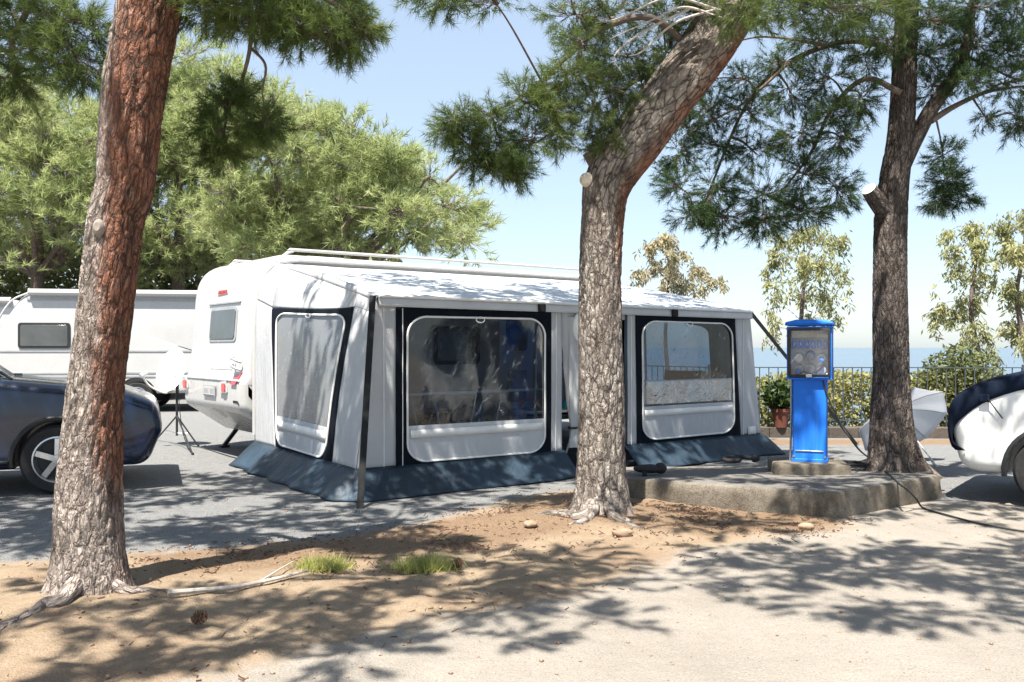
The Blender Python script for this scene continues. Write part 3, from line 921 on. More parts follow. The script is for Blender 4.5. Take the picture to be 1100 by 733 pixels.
def rr_loop(ra, rb, n=8):
    """rounded unit square"""
    pts = []
    for (cx, cy, a) in ((1 - ra, rb, -90), (1 - ra, 1 - rb, 0), (ra, 1 - rb, 90), (ra, rb, 180)):
        for k in range(n + 1):
            t = R(a + 90 * k / n); pts.append((cx + ra * math.cos(t), cy + rb * math.sin(t)))
    out = []
    for i in range(len(pts)):                           # subdivide the straight runs
        p, q = pts[i], pts[(i + 1) % len(pts)]
        d = math.hypot(q[0] - p[0], q[1] - p[1]); m = max(1, int(d / .06))
        for k in range(m): out.append((p[0] + (q[0] - p[0]) * k / m, p[1] + (q[1] - p[1]) * k / m))
    return out
def window(outer, inner, pane_mat, ra, rb, low=None, strip=None):
    """a dark surround with a rounded clear pane, white piping, and a grey lower panel up to height low"""
    loop = rr_loop(ra, rb); N = len(loop)
    def sq(a, b):
        x, y = a - .5, b - .5; k = .5 / max(abs(x), abs(y)); return .5 + x * k, .5 + y * k
    sur = MB(); rows = []
    for f in (0, .25, .5, .75, 1):
        row = []
        for a, b in loop:
            pi = inner(a, b, .004); qa, qb = sq(a, b); po = outer(qa, qb, .004)
            row.append(pi.lerp(po, f))
        rows.append(row)
    sur.grid(rows, True)
    win = sur.build('window_surround', M['awning_band'], aw, solid=.004, angle=60)
    pm = MB(); rows = []
    for f in np.linspace(0.02, 1, 9):
        rows.append([inner(.5 + (a - .5) * f, .5 + (b - .5) * f, -.002, .02) for a, b in loop])
    pm.grid(rows, True); pm.face(range(N))
    pm.build('pane', pane_mat, win, angle=80)
    MB().tube([inner(a, b, .012) for a, b in loop], .011, 6, closed=True).build('piping', M['piping'], win)
    MB().tube([inner(.5 + .03 * math.cos(t), .985 + .02 * math.sin(t), .02) for t in np.linspace(0, 2 * math.pi, 14)[:-1]], .007, 6, closed=True).build('pull_tab', M['piping'], win)
    if low:
        pts = [(a, b) for a, b in loop if b < low - .01]
        m = MB(); lo = [p for p in pts]
        # grid clipped to the rounded foot
        rows = []
        for j in range(9):
            b = .004 + (low - .004) * j / 8
            ins = ra * (1 - math.sqrt(max(0, 1 - ((rb - b) / rb) ** 2))) if b < rb else 0
            rows.append([inner(ins + (1 - 2 * ins) * i / 16, b, .006, .012) for i in range(17)])
        m.grid(rows); m.build('lower_panel', M['flap'], win, angle=70)
        b0 = low - .085
        m = MB(); m.grid([[inner(.02 + .96 * i / 12, b0 + .055 * j / 2 + .0 * i, .016) for i in range(13)] for j in range(3)])
        m.build('strap', M['piping'], win, solid=.004)
    return win
# front wall, left to right
cloth(strip_patch(Fr, NFr, (None, 425), (None, 425)), 'wall_panel', M['awning'], 8)
oL = strip_patch(Fr, NFr, (425, 592), (425, 592)); iL = px_patch(Fr, NFr, (437, 497), (585, 485), (585, 343), (437, 340))
window(oL, iL, M['vinyl'], .13, .13, .25)
cloth(strip_patch(Fr, NFr, (592, 604), (592, 603)), 'wall_panel', M['awning'], 6)
cloth(strip_patch(Fr, NFr, (674, 684), (674, 682)), 'wall_panel', M['awning'], 6)
cloth(strip_patch(Fr, NFr, (670, 674), (671, 674)), 'wall_panel', M['skirt'], 3)
oR = strip_patch(Fr, NFr, (684, 795), (682, 789)); iR = px_patch(Fr, NFr, (690, 473), (788, 464), (786, 348), (689, 345))
wR = window(oR, iR, M['vinyl'], .14, .13, .28)
cloth(iR, 'rolled_blind', M['vinyl_roll'], 40, 14, .008, wR, .015, .985, .285, .50, .003, .02)
cloth(strip_patch(Fr, NFr, (795, None), (789, None)), 'wall_panel', M['awning'], 6)
dp = strip_patch(Fr, NFr, (604, 670), (603, 671))
cloth(dp, 'door_header', M['awning'], 8, 3, .004, None, 0, 1, .92, 1)
# tied-back door curtain with its roll
cur = MB(); rows = []
for j in range(30):
    b = .03 + .90 * j / 29
    wdt = .17 * (.28 + .75 * abs((b - .16)) ** .6 * (1.25 if b > .16 else 1.6))
    row = []
    for i in range(28):
        ang = 2 * math.pi * i / 28
        rr_ = wdt * (1 + .22 * math.sin(ang * 5 + b * 6))
        c = dp(.16 + .05 * (1 - b), b, -.02, 0)
        row.append(c + dF * rr_ * .75 * math.cos(ang) + NFr * rr_ * .35 * math.sin(ang))
    rows.append(row)
cur.grid(rows, True)
cu = cur.build('door_curtain', M['awning'], aw, angle=70)
MB().tube([dp(.18, .165, -.02, 0) + dF * .055 * math.cos(t) + NFr * .04 * math.sin(t) for t in np.linspace(0, 2 * math.pi, 17)[:-1]], .012, 6, closed=True).build('tie', M['strap'], cu)
kn = dp(.26, .86, .05, 0)
MB().lathe([(0, .05), (.03, .05), (.045, .03), (.09, .02), (.125, -.01), (.13, -.03), (0, -.035)], kn, NFr + dF * .25, 24, 1.0, 1.35).build('curtain_roll', M['piping'], cu)
# side wall with its window
oS = px_patch(Sd, NSd, (296, 486), (356, 503), (381, 329.5), (293, 331)); iS = px_patch(Sd, NSd, (298, 477), (350, 493), (373, 338), (299, 337))
window(oS, iS, M['vinyl_side'], .13, .10, .19)
q = [inv(Sd, *p) for p in ((296, 486), (356, 503), (381, 329.5), (293, 331))]
cloth(Patch(Sd, NSd, q[1], (0, 0), (0, q[2][1]), q[2]), 'side_panel', M['awning'], 8)                 # right of the window
cloth(Patch(Sd, NSd, (1, 0), q[0], q[3], (1, q[3][1])), 'side_panel', M['awning'], 8, 30)
for a_, b_ in (((1, q[3][1]), q[3]), (q[3], q[2]), (q[2], (0, q[2][1]))):
    cloth(Patch(Sd, NSd, a_, b_, (b_[0], .9999), (a_[0], .9999)), 'side_panel', M['awning'], 10, 14)
cloth(Patch(Sd, NSd, (q[0][0], 0), (0, 0), q[1], q[0]), 'side_panel', M['awning_band'], 8, 3)
# far end wall with a window
cloth(Patch(Sr, NSr, (0, 0), (.18, 0), (.18, .9999), (0, .9999)), 'end_panel', M['awning'], 5)
cloth(Patch(Sr, NSr, (.82, 0), (1, 0), (1, .9999), (.82, .9999)), 'end_panel', M['awning'], 5)
cloth(Patch(Sr, NSr, (.18, .88), (.82, .83), (.82, .9999), (.18, .9999)), 'end_panel', M['awning'], 8, 4)
window(Patch(Sr, NSr, (.18, 0), (.82, 0), (.82, .83), (.18, .88)), Patch(Sr, NSr, (.24, .14), (.76, .14), (.76, .76), (.24, .81)), M['vinyl_side'], .12, .1, .16)
# roof
mb = MB(); rows = []
NR = 64
for j in range(19):
    f = j / 18; row = []
    for i in range(NR + 1):
        t = i / NR
        e = A_t.lerp(C_t, t) + NFr * .03 + Vector((0, 0, .025))
        bk = CM @ Vector((.38 + (5.75 - .38) * t, -.03, 2.505))
        p = e.lerp(bk, f)
        p.z += .05 * math.sin(math.pi * f) - .028 * math.sin(math.pi * f) * abs(math.sin(math.pi * t * 4)) + fnoise(p, .006)
        row.append(p)
    rows.append(row)
gab = [r[0] for r in rows]
mb.grid(rows); mb.build('roof', M['awning_roof'], aw, solid=.004, angle=60)
mb = MB(); rows = []
for f in (0, .35, .7, 1):
    rows.append([A_t.lerp(C_t, i / NR) + NFr * (.034 + .012 * f + .004 * math.sin(i * .9)) + Vector((0, 0, .028 - .10 * f)) for i in range(NR + 1)])
mb.grid(rows); mb.build('valance', M['awning_roof'], aw, solid=.004)
MB().tube([A_t.lerp(C_t, i / 20) + NFr * .05 + Vector((0, 0, .03)) for i in range(21)], .016, 8).build('eave_piping', M['piping'], aw)
MB().tube([A_t + NFr * .03 + Vector((0, 0, .03))] + [r[0] + Vector((0, 0, .004)) for r in rows[:0]] + [A_t.lerp(CM @ Vector((.38, -.03, 2.505)), k / 8) + Vector((0, 0, .03 + .05 * math.sin(math.pi * k / 8))) for k in range(1, 9)], .005, 6).build('seam', M['grey_trim'], aw)
for t in (.355, .73):
    p = A_t.lerp(C_t, t) + NFr * .06
    MB().box(p + Vector((0, 0, -.03)), (.10, .03, .09), Matrix.Rotation(math.atan2(dF.y, dF.x), 3, 'Z')).build('buckle', M['strap'], aw, bevel=.01)
# the gable: joins the roof's end to the top of the side wall
mb = MB(); g0 = []; g1 = []
for j, p in enumerate(gab):
    u = j / 18
    q_ = Sd(u, .9999) + NSd * fnoise(Sd(u, .9999), .012)
    g0.append(q_ - Vector((0, 0, .03))); g1.append(p + NSd * .004)
mb.grid([g0, [a.lerp(b, .5) + NSd * .012 for a, b in zip(g0, g1)], g1]); mb.build('gable_strip', M['awning'], aw, solid=.003, angle=70)
# white piping down the front seams
for px in (412, 432, 597, 678, 798):
    MB().tube([Fr(upx(Fr, px, s_), s_) + NFr * (.006 + fnoise(Fr(upx(Fr, px, s_), s_), .012)) for s_ in np.linspace(0, .95, 24)], .005, 6).build('seam_piping', M['piping'], aw)
# poles inside
for q0, q1 in ((A_b, A_t), (C_b, C_t)):
    c = -(NFr) * .06
    MB().tube([Vector((q0.x, q0.y, 0)) + c, q1 + c - Vector((0, 0, .02))], .016, 8).build('pole', M['steel'], aw)
for t in (.36, .53, .655):
    p = Fr(t, 0) - NFr * .05
    MB().tube([Vector((p.x, p.y, 0)), Fr(t, .99) - NFr * .05], .014, 8).build('pole', M['steel'], aw)
MB().tube([Fr(.0, .42) - NFr * .25, Fr(.42, .43) - NFr * .25], .016, 8).build('cross_pole', M['piping'], aw)
for t in (.02, .36, .7, .98):
    MB().tube([A_t.lerp(C_t, t) - NFr * .02 - Vector((0, 0, .03)), CM @ Vector((.45 + 5.2 * t, -.03, 2.44))], .013, 8).build('roof_pole', M['steel'], aw)
# skirt
def skirt(path, flare):
    mb = MB(); rows = []; n = len(path)
    for j in range(8):
        f = j / 7; row = []
        for i, (p, nn) in enumerate(path):
            w_ = noise.noise(Vector((p.x * 1.6 + nn.x, p.y * 1.6 + nn.y, 1)))
            q = p + nn * flare * (1 + .34 * w_ + .12 * noise.noise(Vector((p.x * 5 + nn.x, p.y * 5, 4)))) * f ** .85
            fold = noise.noise(Vector((p.x * 3.4 + nn.x * 2, p.y * 3.4 + nn.y * 2, f * 1.2)))
            q.z = .27 * (1 - f) ** 1.15 + .010 + .07 * max(0, fold) * f * (1.25 - f) + .02 * max(0, w_) * f
            q += nn * .03 * fold * math.sin(f * math.pi)
            row.append(q)
        rows.append(row)
    mb.grid(rows); return mb.build('skirt', M['skirt'], aw, solid=.003, angle=70)
def flat(v): return Vector((v.x, v.y, 0)).normalized()
def corner(p, a, b, m=9): return [(p, flat(a.lerp(b, k / m))) for k in range(1, m)]
u1, u2 = upx(Fr, 606, 0), upx(Fr, 670, 0)
skirt([(Sd(1 - k / 36, 0), flat(NSd)) for k in range(37)] + corner(A_b, flat(NSd), flat(NFr)) + [(Fr(u1 * k / 64, 0), flat(NFr)) for k in range(65)], .33)
skirt([(Fr(u2 + (1 - u2) * k / 50, 0), flat(NFr)) for k in range(51)] + corner(C_b, flat(NFr), flat(NSr)) + [(Sr(k / 30, 0), flat(NSr)) for k in range(31)], .31)
# groundsheet inside
mb = MB(); mb.poly([A_b + (CO - A_b) * .02, C_b, CM @ Vector((5.7, 0, .02)), CM @ Vector((.15, 0, .02))])
for i, v in enumerate(mb.v): v.z = .018
mb.build('groundsheet', M['sheet'], aw, smooth=False)
# label patch near the far corner
cloth(px_patch(Fr, NFr, (803, 468), (811.5, 466.5), (810.5, 457.5), (803, 458.5)), 'care_label', M['piping'], 2, 2, .012)
# storm straps
def strap(a, b, wd, name):
    a, b = Vector(a), Vector(b); d = (b - a)
    pts = [a.lerp(b, k / 10) for k in range(11)]
    m = MB()
    m.bar(a, b, wd, .006, up=(0, -1, .2)); return m.build(name, M['strap'], aw, smooth=False)
pg = G(385, 575); s_end = P(386.5, 549, 8.15)
st = strap(A_t + Vector((-.03, -.06, .03)), s_end, .062, 'storm_strap')
MB().tube([s_end + Vector((.0, 0, .02)), s_end.lerp(pg, .3) + Vector((-.025, 0, 0)), s_end.lerp(pg, .75), pg + Vector((0, 0, .03))], .007, 6).tube([s_end + Vector((.0, 0, .02)), s_end.lerp(pg, .3) + Vector((.03, 0, 0)), s_end.lerp(pg, .75), pg + Vector((0, 0, .03))], .007, 6).build('spring', M['steel'], st)
MB().tube([pg + Vector((0, 0, -.05)), pg + Vector((-.01, -.03, .05)), pg + Vector((.02, -.05, .05))], .010, 6).build('peg', M['steel'], st)
e2 = Vector((5.0, 13.2, .03))
st2 = strap(C_t + Vector((.0, -.02, .03)), e2, .05, 'storm_strap')
MB().tube([e2 + Vector((0, 0, -.04)), e2 + Vector((.02, -.02, .06))], .010, 6).build('peg', M['steel'], st2)

# furniture inside the awning
def folding_table(c, ln, wd, hgt, ang, label):
    m = frame(c, (math.cos(ang), math.sin(ang)))
    t = thing('folding_table', label, 'table', c)
    MB(m).box((0, 0, hgt), (ln, wd, .03)).build('table_top', M['gel'], t, bevel=.006)
    for sx in (-1, 1):
        for sy in (-1, 1):
            MB(m).tube([(sx * ln * .42, sy * wd * .42, hgt - .02), (sx * ln * .22, sy * wd * .42, .015)], .012, 8).build('leg', M['piping'], t)
    return t, m
t1, m1 = folding_table(Vector((-.62, 10.15, 0.018)), 1.05, .6, .93, .62, 'tall white folding table behind the left awning window')
t2, m2 = folding_table(Vector((.55, 10.75, 0.018)), 1.3, .6, .70, .65, 'low white folding table with teal bowls behind the left awning window')
for k, (x, y) in enumerate(((-.35, -.1), (.02, -.05), (.42, -.12))):
    b = MB(m2).lathe([(0, 0), (.04, 0), (.062, .075), (.068, .08), (.058, .075), (.036, .012), (0, .01)], (x, y, .716), (0, 0, 1), 20)
    o = b.build('bowl', M['teal' if k != 1 else 'teal'])
    tag(o, ('teal bowl nearest the orange hose on the low white table', 'teal bowl in the middle of the low white table', 'teal bowl at the right end of the low white table')[k], 'bowl', 'teal bowls on the low table')
hz_ = m2 @ Vector((-.55, -.12, .72))
mb = MB()
for k in range(3):
    mb.tube([hz_ + Vector((.12 * math.cos(a) + .01 * k, .02 * k, .01 + .11 * math.sin(a) )) for a in np.linspace(0, math.pi, 14)], .011, 6)
tag(mb.build('hose', M['orange']), 'orange hose looped on the low white table in the awning', 'hose')
bxm = frame(CM @ Vector((2.1, -.42, .018)), dF)
bx_ = thing('storage_box', 'dark storage box with a lid against the caravan side inside the awning', 'box', bxm @ Vector((0, 0, 0)))
MB(bxm).box((0, 0, .27), (.9, .5, .54)).build('tub', M['black_plastic'], bx_, bevel=.02)
MB(bxm).box((0, 0, .565), (.94, .54, .05)).build('lid', M['grey_trim'], bx_, bevel=.012)
# camp chair seen dark behind the right window
ccm = frame(Vector((2.25, 12.75, .018)), (-.5, -.87))
cc = thing('camp_chair', 'dark folding camp chair behind the right awning window', 'chair', ccm @ Vector((0, 0, 0)))
MB(ccm).box((0, 0, .45), (.48, .5, .04)).build('seat', M['cover'], cc, bevel=.01)
MB(ccm).grid([[(-.24 - .18 * j / 6, -.25 + .5 * i / 6, .47 + .62 * j / 6) for i in range(7)] for j in range(7)])
b_ = MB(ccm); b_.grid([[(-.24 - .18 * j / 6, -.25 + .5 * i / 6, .47 + .62 * j / 6) for i in range(7)] for j in range(7)])
b_.build('backrest', M['cover'], cc, solid=.02)
for sy in (-.26, .26):
    MB(ccm).tube([(.26, sy, 0), (-.26, sy, .46), (-.43, sy, 1.1)], .013, 8).build('frame', M['steel'], cc)
    MB(ccm).tube([(-.26, sy, 0), (.26, sy, .46)], .013, 8).build('leg', M['steel'], cc)

# ------------------------------------------------------------------ caravans at the far left
def far_caravan(name, label, o, fwd, ln, hgt, windows, near_wheel, seed):
    m = frame(o, fwd)
    t = thing(name, label, 'caravan', m @ Vector((ln / 2, 1.1, 0)), 'caravans parked at the far left')
    pr = fillet([(.5, .42), (ln - .3, .42), (ln, .9), (ln - .05, 1.7), (ln - .35, hgt), (.75, hgt), (.12, 1.7), (0, 1.1), (.05, .75)], [.1, .1, .25, .6, .25, .55, .3, .2, .2], 8)
    b = rounded_extrude(MB(m), pr, 0, 2.2, .09, 5).build('body', M['gel_far'], t, angle=45)
    cut_arches(b, m, [(near_wheel, .36, 0)], .42, (0, 2.2))
    for z in (1.36, .88, .80):
        MB(m).bar((.25, -.006, z), (ln - .2, -.006, z), .014, .03, up=(0, 0, 1)).build('side_stripe', M['grey_trim'], t)
    MB(m).tube([(.85, -.05, hgt - .02), (ln - .5, -.05, hgt - .02)], .075, 10).build('awning_roll', M['gel'], t)
    MB(m).bar((.8, -.012, hgt - .16), (ln - .4, -.012, hgt - .16), .02, .05).build('roof_gutter', M['grey_trim'], t)
    MB(m).tube(catmull([(.04, .0, .6), (-.03, .0, 1.1), (.1, 0, 1.75), (.45, .0, hgt - .25), (.85, 0, hgt - .02)], 24), .025, 6).build('corner_trim', M['gel'], t)
    for a0, a1, z0, z1 in windows:
        f_ = panel(m, lambda a, z, off=0: (a, -off, z), rrect(a0, a1, z0, z1, .07), M['black_plastic'], 'window', t, .02)
        panel(m, lambda a, z, off=0: (a, -off, z), rrect(a0 + .05, a1 - .05, z0 + .05, z1 - .05, .05), M['far_glass'], 'pane', f_, .006, .026)
    panel(m, lambda a, z, off=0: (a, -off, z), rrect(near_wheel + 1.0, near_wheel + 1.8, .5, .75, .04), M['gel_panel'], 'service_hatch', t, .01)
    wheel(t, m @ Vector((near_wheel, .12, .34)), m.to_3x3() @ Vector((0, -1, 0)), .34, .19, spokes=8)
    wheel(t, m @ Vector((near_wheel, 2.08, .34)), m.to_3x3() @ Vector((0, 1, 0)), .34, .19, spokes=8)
    MB(m).box((ln * .3, 1.1, .47), (ln * .45, 1.6, .12)).build('chassis', M['black_plastic'], t)
    for x in (.8, ln - .7):
        MB(m).bar((x, .4, .45), (x, .4, .0), .05).build('corner_steady', M['black_plastic'], t)
    return t, m
fc, fm = far_caravan('caravan', 'long white caravan with a black framed window, partly behind the red pine trunk', Vector((-11.3, 19.6, 0)), (.985, .17), 7.2, 2.66, [(.62, 1.68, 1.42, 1.98), (5.0, 6.1, 1.3, 1.95)], 3.05, 1)
MB(fm).tube([(2.35, .3, 2.66), (2.35, .3, 2.86)], [.10, .09], 12).build('roof_vent', M['gel'], fc)
gr_ = MB(fm); gr_.bar((3.75, -.03, 1.12), (3.95, -.03, 1.04), .03).build('door_handle', M['black_plastic'], fc)
f2, fm2 = far_caravan('caravan', 'white caravan at the left edge, only its rounded end in view', Vector((-17.9, 21.0, 0)), (.985, .17), 6.4, 2.6, [(.6, 1.5, 1.4, 1.95), (5.3, 6.05, 1.35, 1.9)], 3.0, 2)

# ------------------------------------------------------------------ cars
def car(name, label, o, fwd, paint, near_side, prof, roofp, wr, axles, width, bottom_trim=True):
    m = frame(o, fwd)
    t = thing(name, label, 'car', m @ Vector((axles[1] / 2, 0, 0)))
    hw = width / 2
    bl = lambda x, z: 1 - .10 * max(0, (z - .75)) - .05 * max(0, .55 - z)
    b = rounded_extrude(MB(m), prof, -hw, hw, .115, 6, bl).build('body', paint, t, angle=40)
    sp = [(a, wr, s) for a in axles for s in (0, 1)]
    cut_arches(b, m, sp, wr + .055, (-hw, hw), .34)
    for a in axles:
        for s in (-1, 1):
            ax = m.to_3x3() @ Vector((0, s, 0))
            wheel(t, m @ Vector((a, s * (hw - .135), wr)), ax, wr, .22, spokes=5 if name != 'van' else 6)
            pts = [(a + (wr + .06) * math.cos(q), s * (hw - .012), wr + (wr + .06) * math.sin(q)) for q in np.linspace(-.15, math.pi + .15, 22)]
            MB(m).tube(pts, .026, 6).build('arch_trim', M['black_plastic'], t)
    g = rounded_extrude(MB(m), roofp, -hw + .12, hw - .12, .10, 5, lambda x, z: 1 - .22 * max(0, z - 1.1)).build('greenhouse', M['dark_glass'], t, angle=40)
    top = max(z for x, z in roofp); xr = [x for x, z in roofp if z > top - .2]
    rp = fillet([(min(xr) - .05, top - .10), (max(xr) + .05, top - .10), (max(xr) - .1, top + .03), (min(xr) + .1, top + .03)], .05, 4)
    rounded_extrude(MB(m), rp, -hw + .20, hw - .20, .05, 4).build('roof', paint, t, angle=40)
    return t, m
prof = fillet([(-3.5, .26), (.82, .25), (.97, .62), (.91, .88), (.55, 1.02), (-.55, 1.14), (-3.4, 1.18), (-3.62, .9)], [.15, .2, .2, .2, .35, .3, .3, .2], 7)
roofp = fillet([(-.45, 1.05), (-1.25, 1.66), (-3.0, 1.66), (-3.5, 1.08)], [.02, .2, .25, .05], 6)
bc, bm_ = car('car', 'dark blue estate car with black arch trim parked behind the red pine trunk', Vector((-4.80, 9.79, 0)), (.93, .367), M['car_blue'], -1, prof, roofp, .345, (0, -2.72), 1.86)
for s in (-1, 1):
    hl = MB(bm_).lathe([(0, .0), (.6, .05), (.95, .35), (1, .6), (.9, 1.0)], (.86, s * .74, .86), (-1, -s * .22, .12), 20, .12, .085)
    e = MB(bm_)
    for i in range(9):
        pass
    rows = []
    for j in range(9):
        v = -1 + 2 * j / 8; row = []
        for i in range(13):
            u = i / 12                                   # wraps from the nose to the flank
            ang = u * math.pi / 2
            x = .80 + .125 * math.cos(ang) - .34 * max(0, u - .45) / .55; y = .74 + .165 * math.sin(ang) - .03
            row.append((x, s * y, .70 + .066 * v * (1 - .35 * u) + .03 * u))
        rows.append(row)
    e.grid(rows); e.build('headlight', M['clear_lens'], bc, solid=.02)
    MB(bm_).box((-.95, s * 1.02, 1.2), (.11, .20, .14)).build('mirror', M['car_blue'], bc, bevel=.03)
    MB(bm_).bar((-.50, s * .935, .94), (-.62, s * .935, .94), .03, .012).build('side_badge', M['alloy'], bc, bevel=.004)
    for dx in (-.70, -1.85):
        MB(bm_).bar((dx, s * .93, .40), (dx - .03, s * .922, 1.05), .010, .012).build('door_gap', M['black_plastic'], bc)
    MB(bm_).bar((-.42, s * .928, .34), (-2.3, s * .928, .34), .10, .03).build('sill_trim', M['black_plastic'], bc, bevel=.01)
    for hx_ in (-1.55, -2.55):
        MB(bm_).bar((hx_, s * .945, .96), (hx_ - .2, s * .945, .96), .03, .02).build('door_handle', M['car_blue'], bc, bevel=.008)
MB(bm_).box((.915, 0, .62), (.03, .9, .20)).build('grille', M['black_plastic'], bc, bevel=.01)
MB(bm_).box((.855, 0, .40), (.04, 1.2, .10)).build('lower_grille', M['black_plastic'], bc, bevel=.01)
MB(bm_).bar((-.42, -.75, 1.135), (-.60, -.1, 1.19), .025, .02).build('wiper', M['black_plastic'], bc)

profw = fillet([(-3.4, .30), (.76, .29), (.85, .70), (.74, 1.0), (.30, 1.16), (-.55, 1.26), (-3.3, 1.28), (-3.5, .95)], [.15, .2, .2, .25, .3, .3, .25, .2], 7)
roofw = fillet([(-.40, 1.16), (-1.2, 1.78), (-3.0, 1.78), (-3.4, 1.15)], [.02, .2, .25, .05], 6)
wc, wm_ = car('car', 'white car with a navy cover over its bonnet at the right edge', Vector((5.33, 8.77, 0)), (-.80, .60), M['car_white'], 1, profw, roofw, .335, (0, -2.6), 1.80)
for s in (-1, 1):
    MB(wm_).box((-.9, s * .98, 1.3), (.11, .18, .14)).build('mirror', M['car_white'], wc, bevel=.03)
    MB(wm_).bar((-.70, s * .90, .42), (-.72, s * .885, 1.15), .010, .012).build('door_gap', M['black_plastic'], wc)
# the cover: a cloth following nose and bonnet, hem hanging on the flanks
path = catmull([(.86, .50), (.885, .60), (.89, .75), (.80, 1.0), (.34, 1.20), (-.50, 1.31), (-1.0, 1.62), (-1.32, 1.84), (-2.2, 1.86)], 46)
mb = MB(wm_); rows = []
for k, (x, z) in enumerate(path):
    row = []
    f = k / 45
    drop = .10 + .13 * math.sin(min(1, f * 1.6) * math.pi) ** 2 + .10 * (f > .6) * (f - .6)
    for i in range(33):
        v = -1 + 2 * i / 32; a = abs(v)
        yy = v / .86 * .90 if a < .86 else math.copysign(.905 + .02 * (a - .86) / .14, v)
        yy *= (1 - .10 * max(0, z - .75) - .05 * max(0, .55 - z)) * (1 - .02 * max(0, 1 - f * 3))
        dz = -.03 * a ** 4 if a < .86 else -.03 - drop * (a - .86) / .14 * min(1, f * 3.2)
        back = -.15 * max(0, a - .70) ** 1.5 / .16 * (1 - min(1, f * 2.0)) if f < .5 else 0
        wr_ = .008 * noise.noise(Vector((x * 5, v * 5, z * 5))) 
        row.append((x + back + wr_, yy, z + dz + wr_ + .012))
    rows.append(row)
mb.grid(rows)
cv = mb.build('bonnet_cover', M['cover'], None, solid=.006, angle=70)
tag(cv, 'navy blue fabric cover tied over the nose and bonnet of the white car', 'car cover')
for (xa, za, xb, zb) in ((.52, .98, .40, .80), (.2, 1.10, -.5, 1.02)):
    MB(wm_).tube([(xa, .93, za), ((xa + xb) / 2, .925, (za + zb) / 2), (xb, .915, zb)], .006, 5).build('tie_cord', M['strap'], cv)
for (xa, za) in ((.55, .98),):
    MB(wm_).box((xa, .915, za), (.09, .03, .07)).build('corner_patch', M['cover'], cv, bevel=.01)

# ------------------------------------------------------------------ satellite dish on its tripod
dc = P(184, 398, 13.3); base = G(190, 480)
sd_ = thing('satellite_dish', 'white round satellite dish on a dark folding tripod beside the caravan', 'satellite dish', base)
dax = Vector((-.46, -.85, .28)).normalized()
MB().lathe([(.0, -.035), (.12, -.030), (.22, -.012), (.285, .012), (.292, .010), (.285, .002), (.22, -.024), (.12, -.042), (0, -.048)], dc, dax, 40, 1.0, 1.10).build('dish', M['dish'], sd_)
hub = Vector((base.x, base.y, .42)); topm = dc - dax * .13
MB().tube([Vector((base.x, base.y, .16)), hub, Vector((base.x, base.y, dc.z - .12))], .017, 10).build('mast', M['black_plastic'], sd_)
MB().box(topm + Vector((0, 0, -.02)), (.10, .12, .16)).tube([topm, Vector((base.x, base.y, dc.z - .10))], .03, 8).build('bracket', M['steel'], sd_, bevel=.01)
lnb = dc + dax * .42 + Vector((-.10, 0, -.16))
arm = MB().tube(catmull([dc + Vector((.02, -.02, -.30)), dc + dax * .14 + Vector((0, 0, -.36)), dc + dax * .32 + Vector((-.07, 0, -.30)), lnb], 16), .014, 8).build('feed_arm', M['dish'], sd_)
MB().cyl(lnb + Vector((-.01, 0, -.03)), lnb - dax * .10 + Vector((0, 0, .05)), .035, 16, .026).build('feed_horn', M['dish'], sd_)
for q in (G(168, 473), G(213, 480), G(207, 489)):
    lg = MB().tube([hub + Vector((0, 0, .03)), Vector((q.x, q.y, .01))], .012, 8).build('leg', M['black_plastic'], sd_)
    MB().tube([Vector((base.x, base.y, .2)), hub.lerp(Vector((q.x, q.y, .01)), .55)], .006, 6).build('brace', M['steel'], lg)
    MB().cyl((q.x, q.y, 0), (q.x, q.y, .03), .018, 10).build('foot', M['rubber'], lg)
tag(MB().tube(catmull([Vector((base.x + .02, base.y, .95)), Vector((base.x + .06, base.y - .04, .5)), Vector((base.x + .1, base.y + .1, .06)), Vector((base.x + .5, base.y - .3, .012)), CM @ Vector((.1, .4, .012)), CM @ Vector((.3, -.1, .02))], 40), .006, 6).build('cable', M['black_plastic']), 'thin dark cable from the satellite dish across the ground to the caravan', 'cable')

# ------------------------------------------------------------------ blue service post
PO = Vector((3.02, 9.22, .21)); PM = frame(PO, (.93, -.37))
ps = thing('service_post', 'bright blue electric hookup post with a glazed socket cabinet', 'service post', PO + Vector((0, 0, .09)))
def bx(c, sz, name, mat, par, bev=.012, m=PM):
    return MB(m).box(c, sz).build(name, mat, par, bevel=bev)
shaft = bx((0, 0, .52), (.325, .26, .86), 'shaft', M['blue_post'], ps, .018)
bx((0, 0, .105), (.345, .28, .035), 'foot_plate', M['blue_post'], shaft, .006)
bx((0, -.134, .20), (.27, .008, .012), 'seam', M['steel'], shaft, .002)
for x in (-.15, .15): MB(PM).cyl((x, -.145, .145), (x, -.125, .145), .012, 12).build('bolt', M['steel'], shaft)
# cabinet shell: back, sides, top, bottom
cb = MB(PM)
cb.box((0, .15, 1.18), (.42, .02, .53)); cb.box((-.205, .0, 1.18), (.02, .32, .53)); cb.box((.205, .0, 1.18), (.02, .32, .53))
cb.box((0, 0, 1.435), (.43, .34, .02)); cb.box((0, 0, .925), (.43, .34, .02))
cab = cb.build('cabinet', M['blue_post'], ps, bevel=.006)
pf = fillet([(-.235, 1.455), (.235, 1.455), (.225, 1.49), (.12, 1.515), (-.12, 1.515), (-.225, 1.49)], .012, 3)
rounded_extrude(MB(PM), pf, -.20, .20, .02, 3).build('cap', M['blue_post'], ps, bevel=0)
bx((0, .08, 1.18), (.385, .02, .49), 'back_panel', M['gel_panel'], cab, .004)
bx((0, .045, 1.375), (.37, .05, .085), 'name_strip', M['cream'], cab, .006)
bx((0, .03, 1.265), (.37, .08, .09), 'breaker_rail', M['gel_panel'], cab, .006)
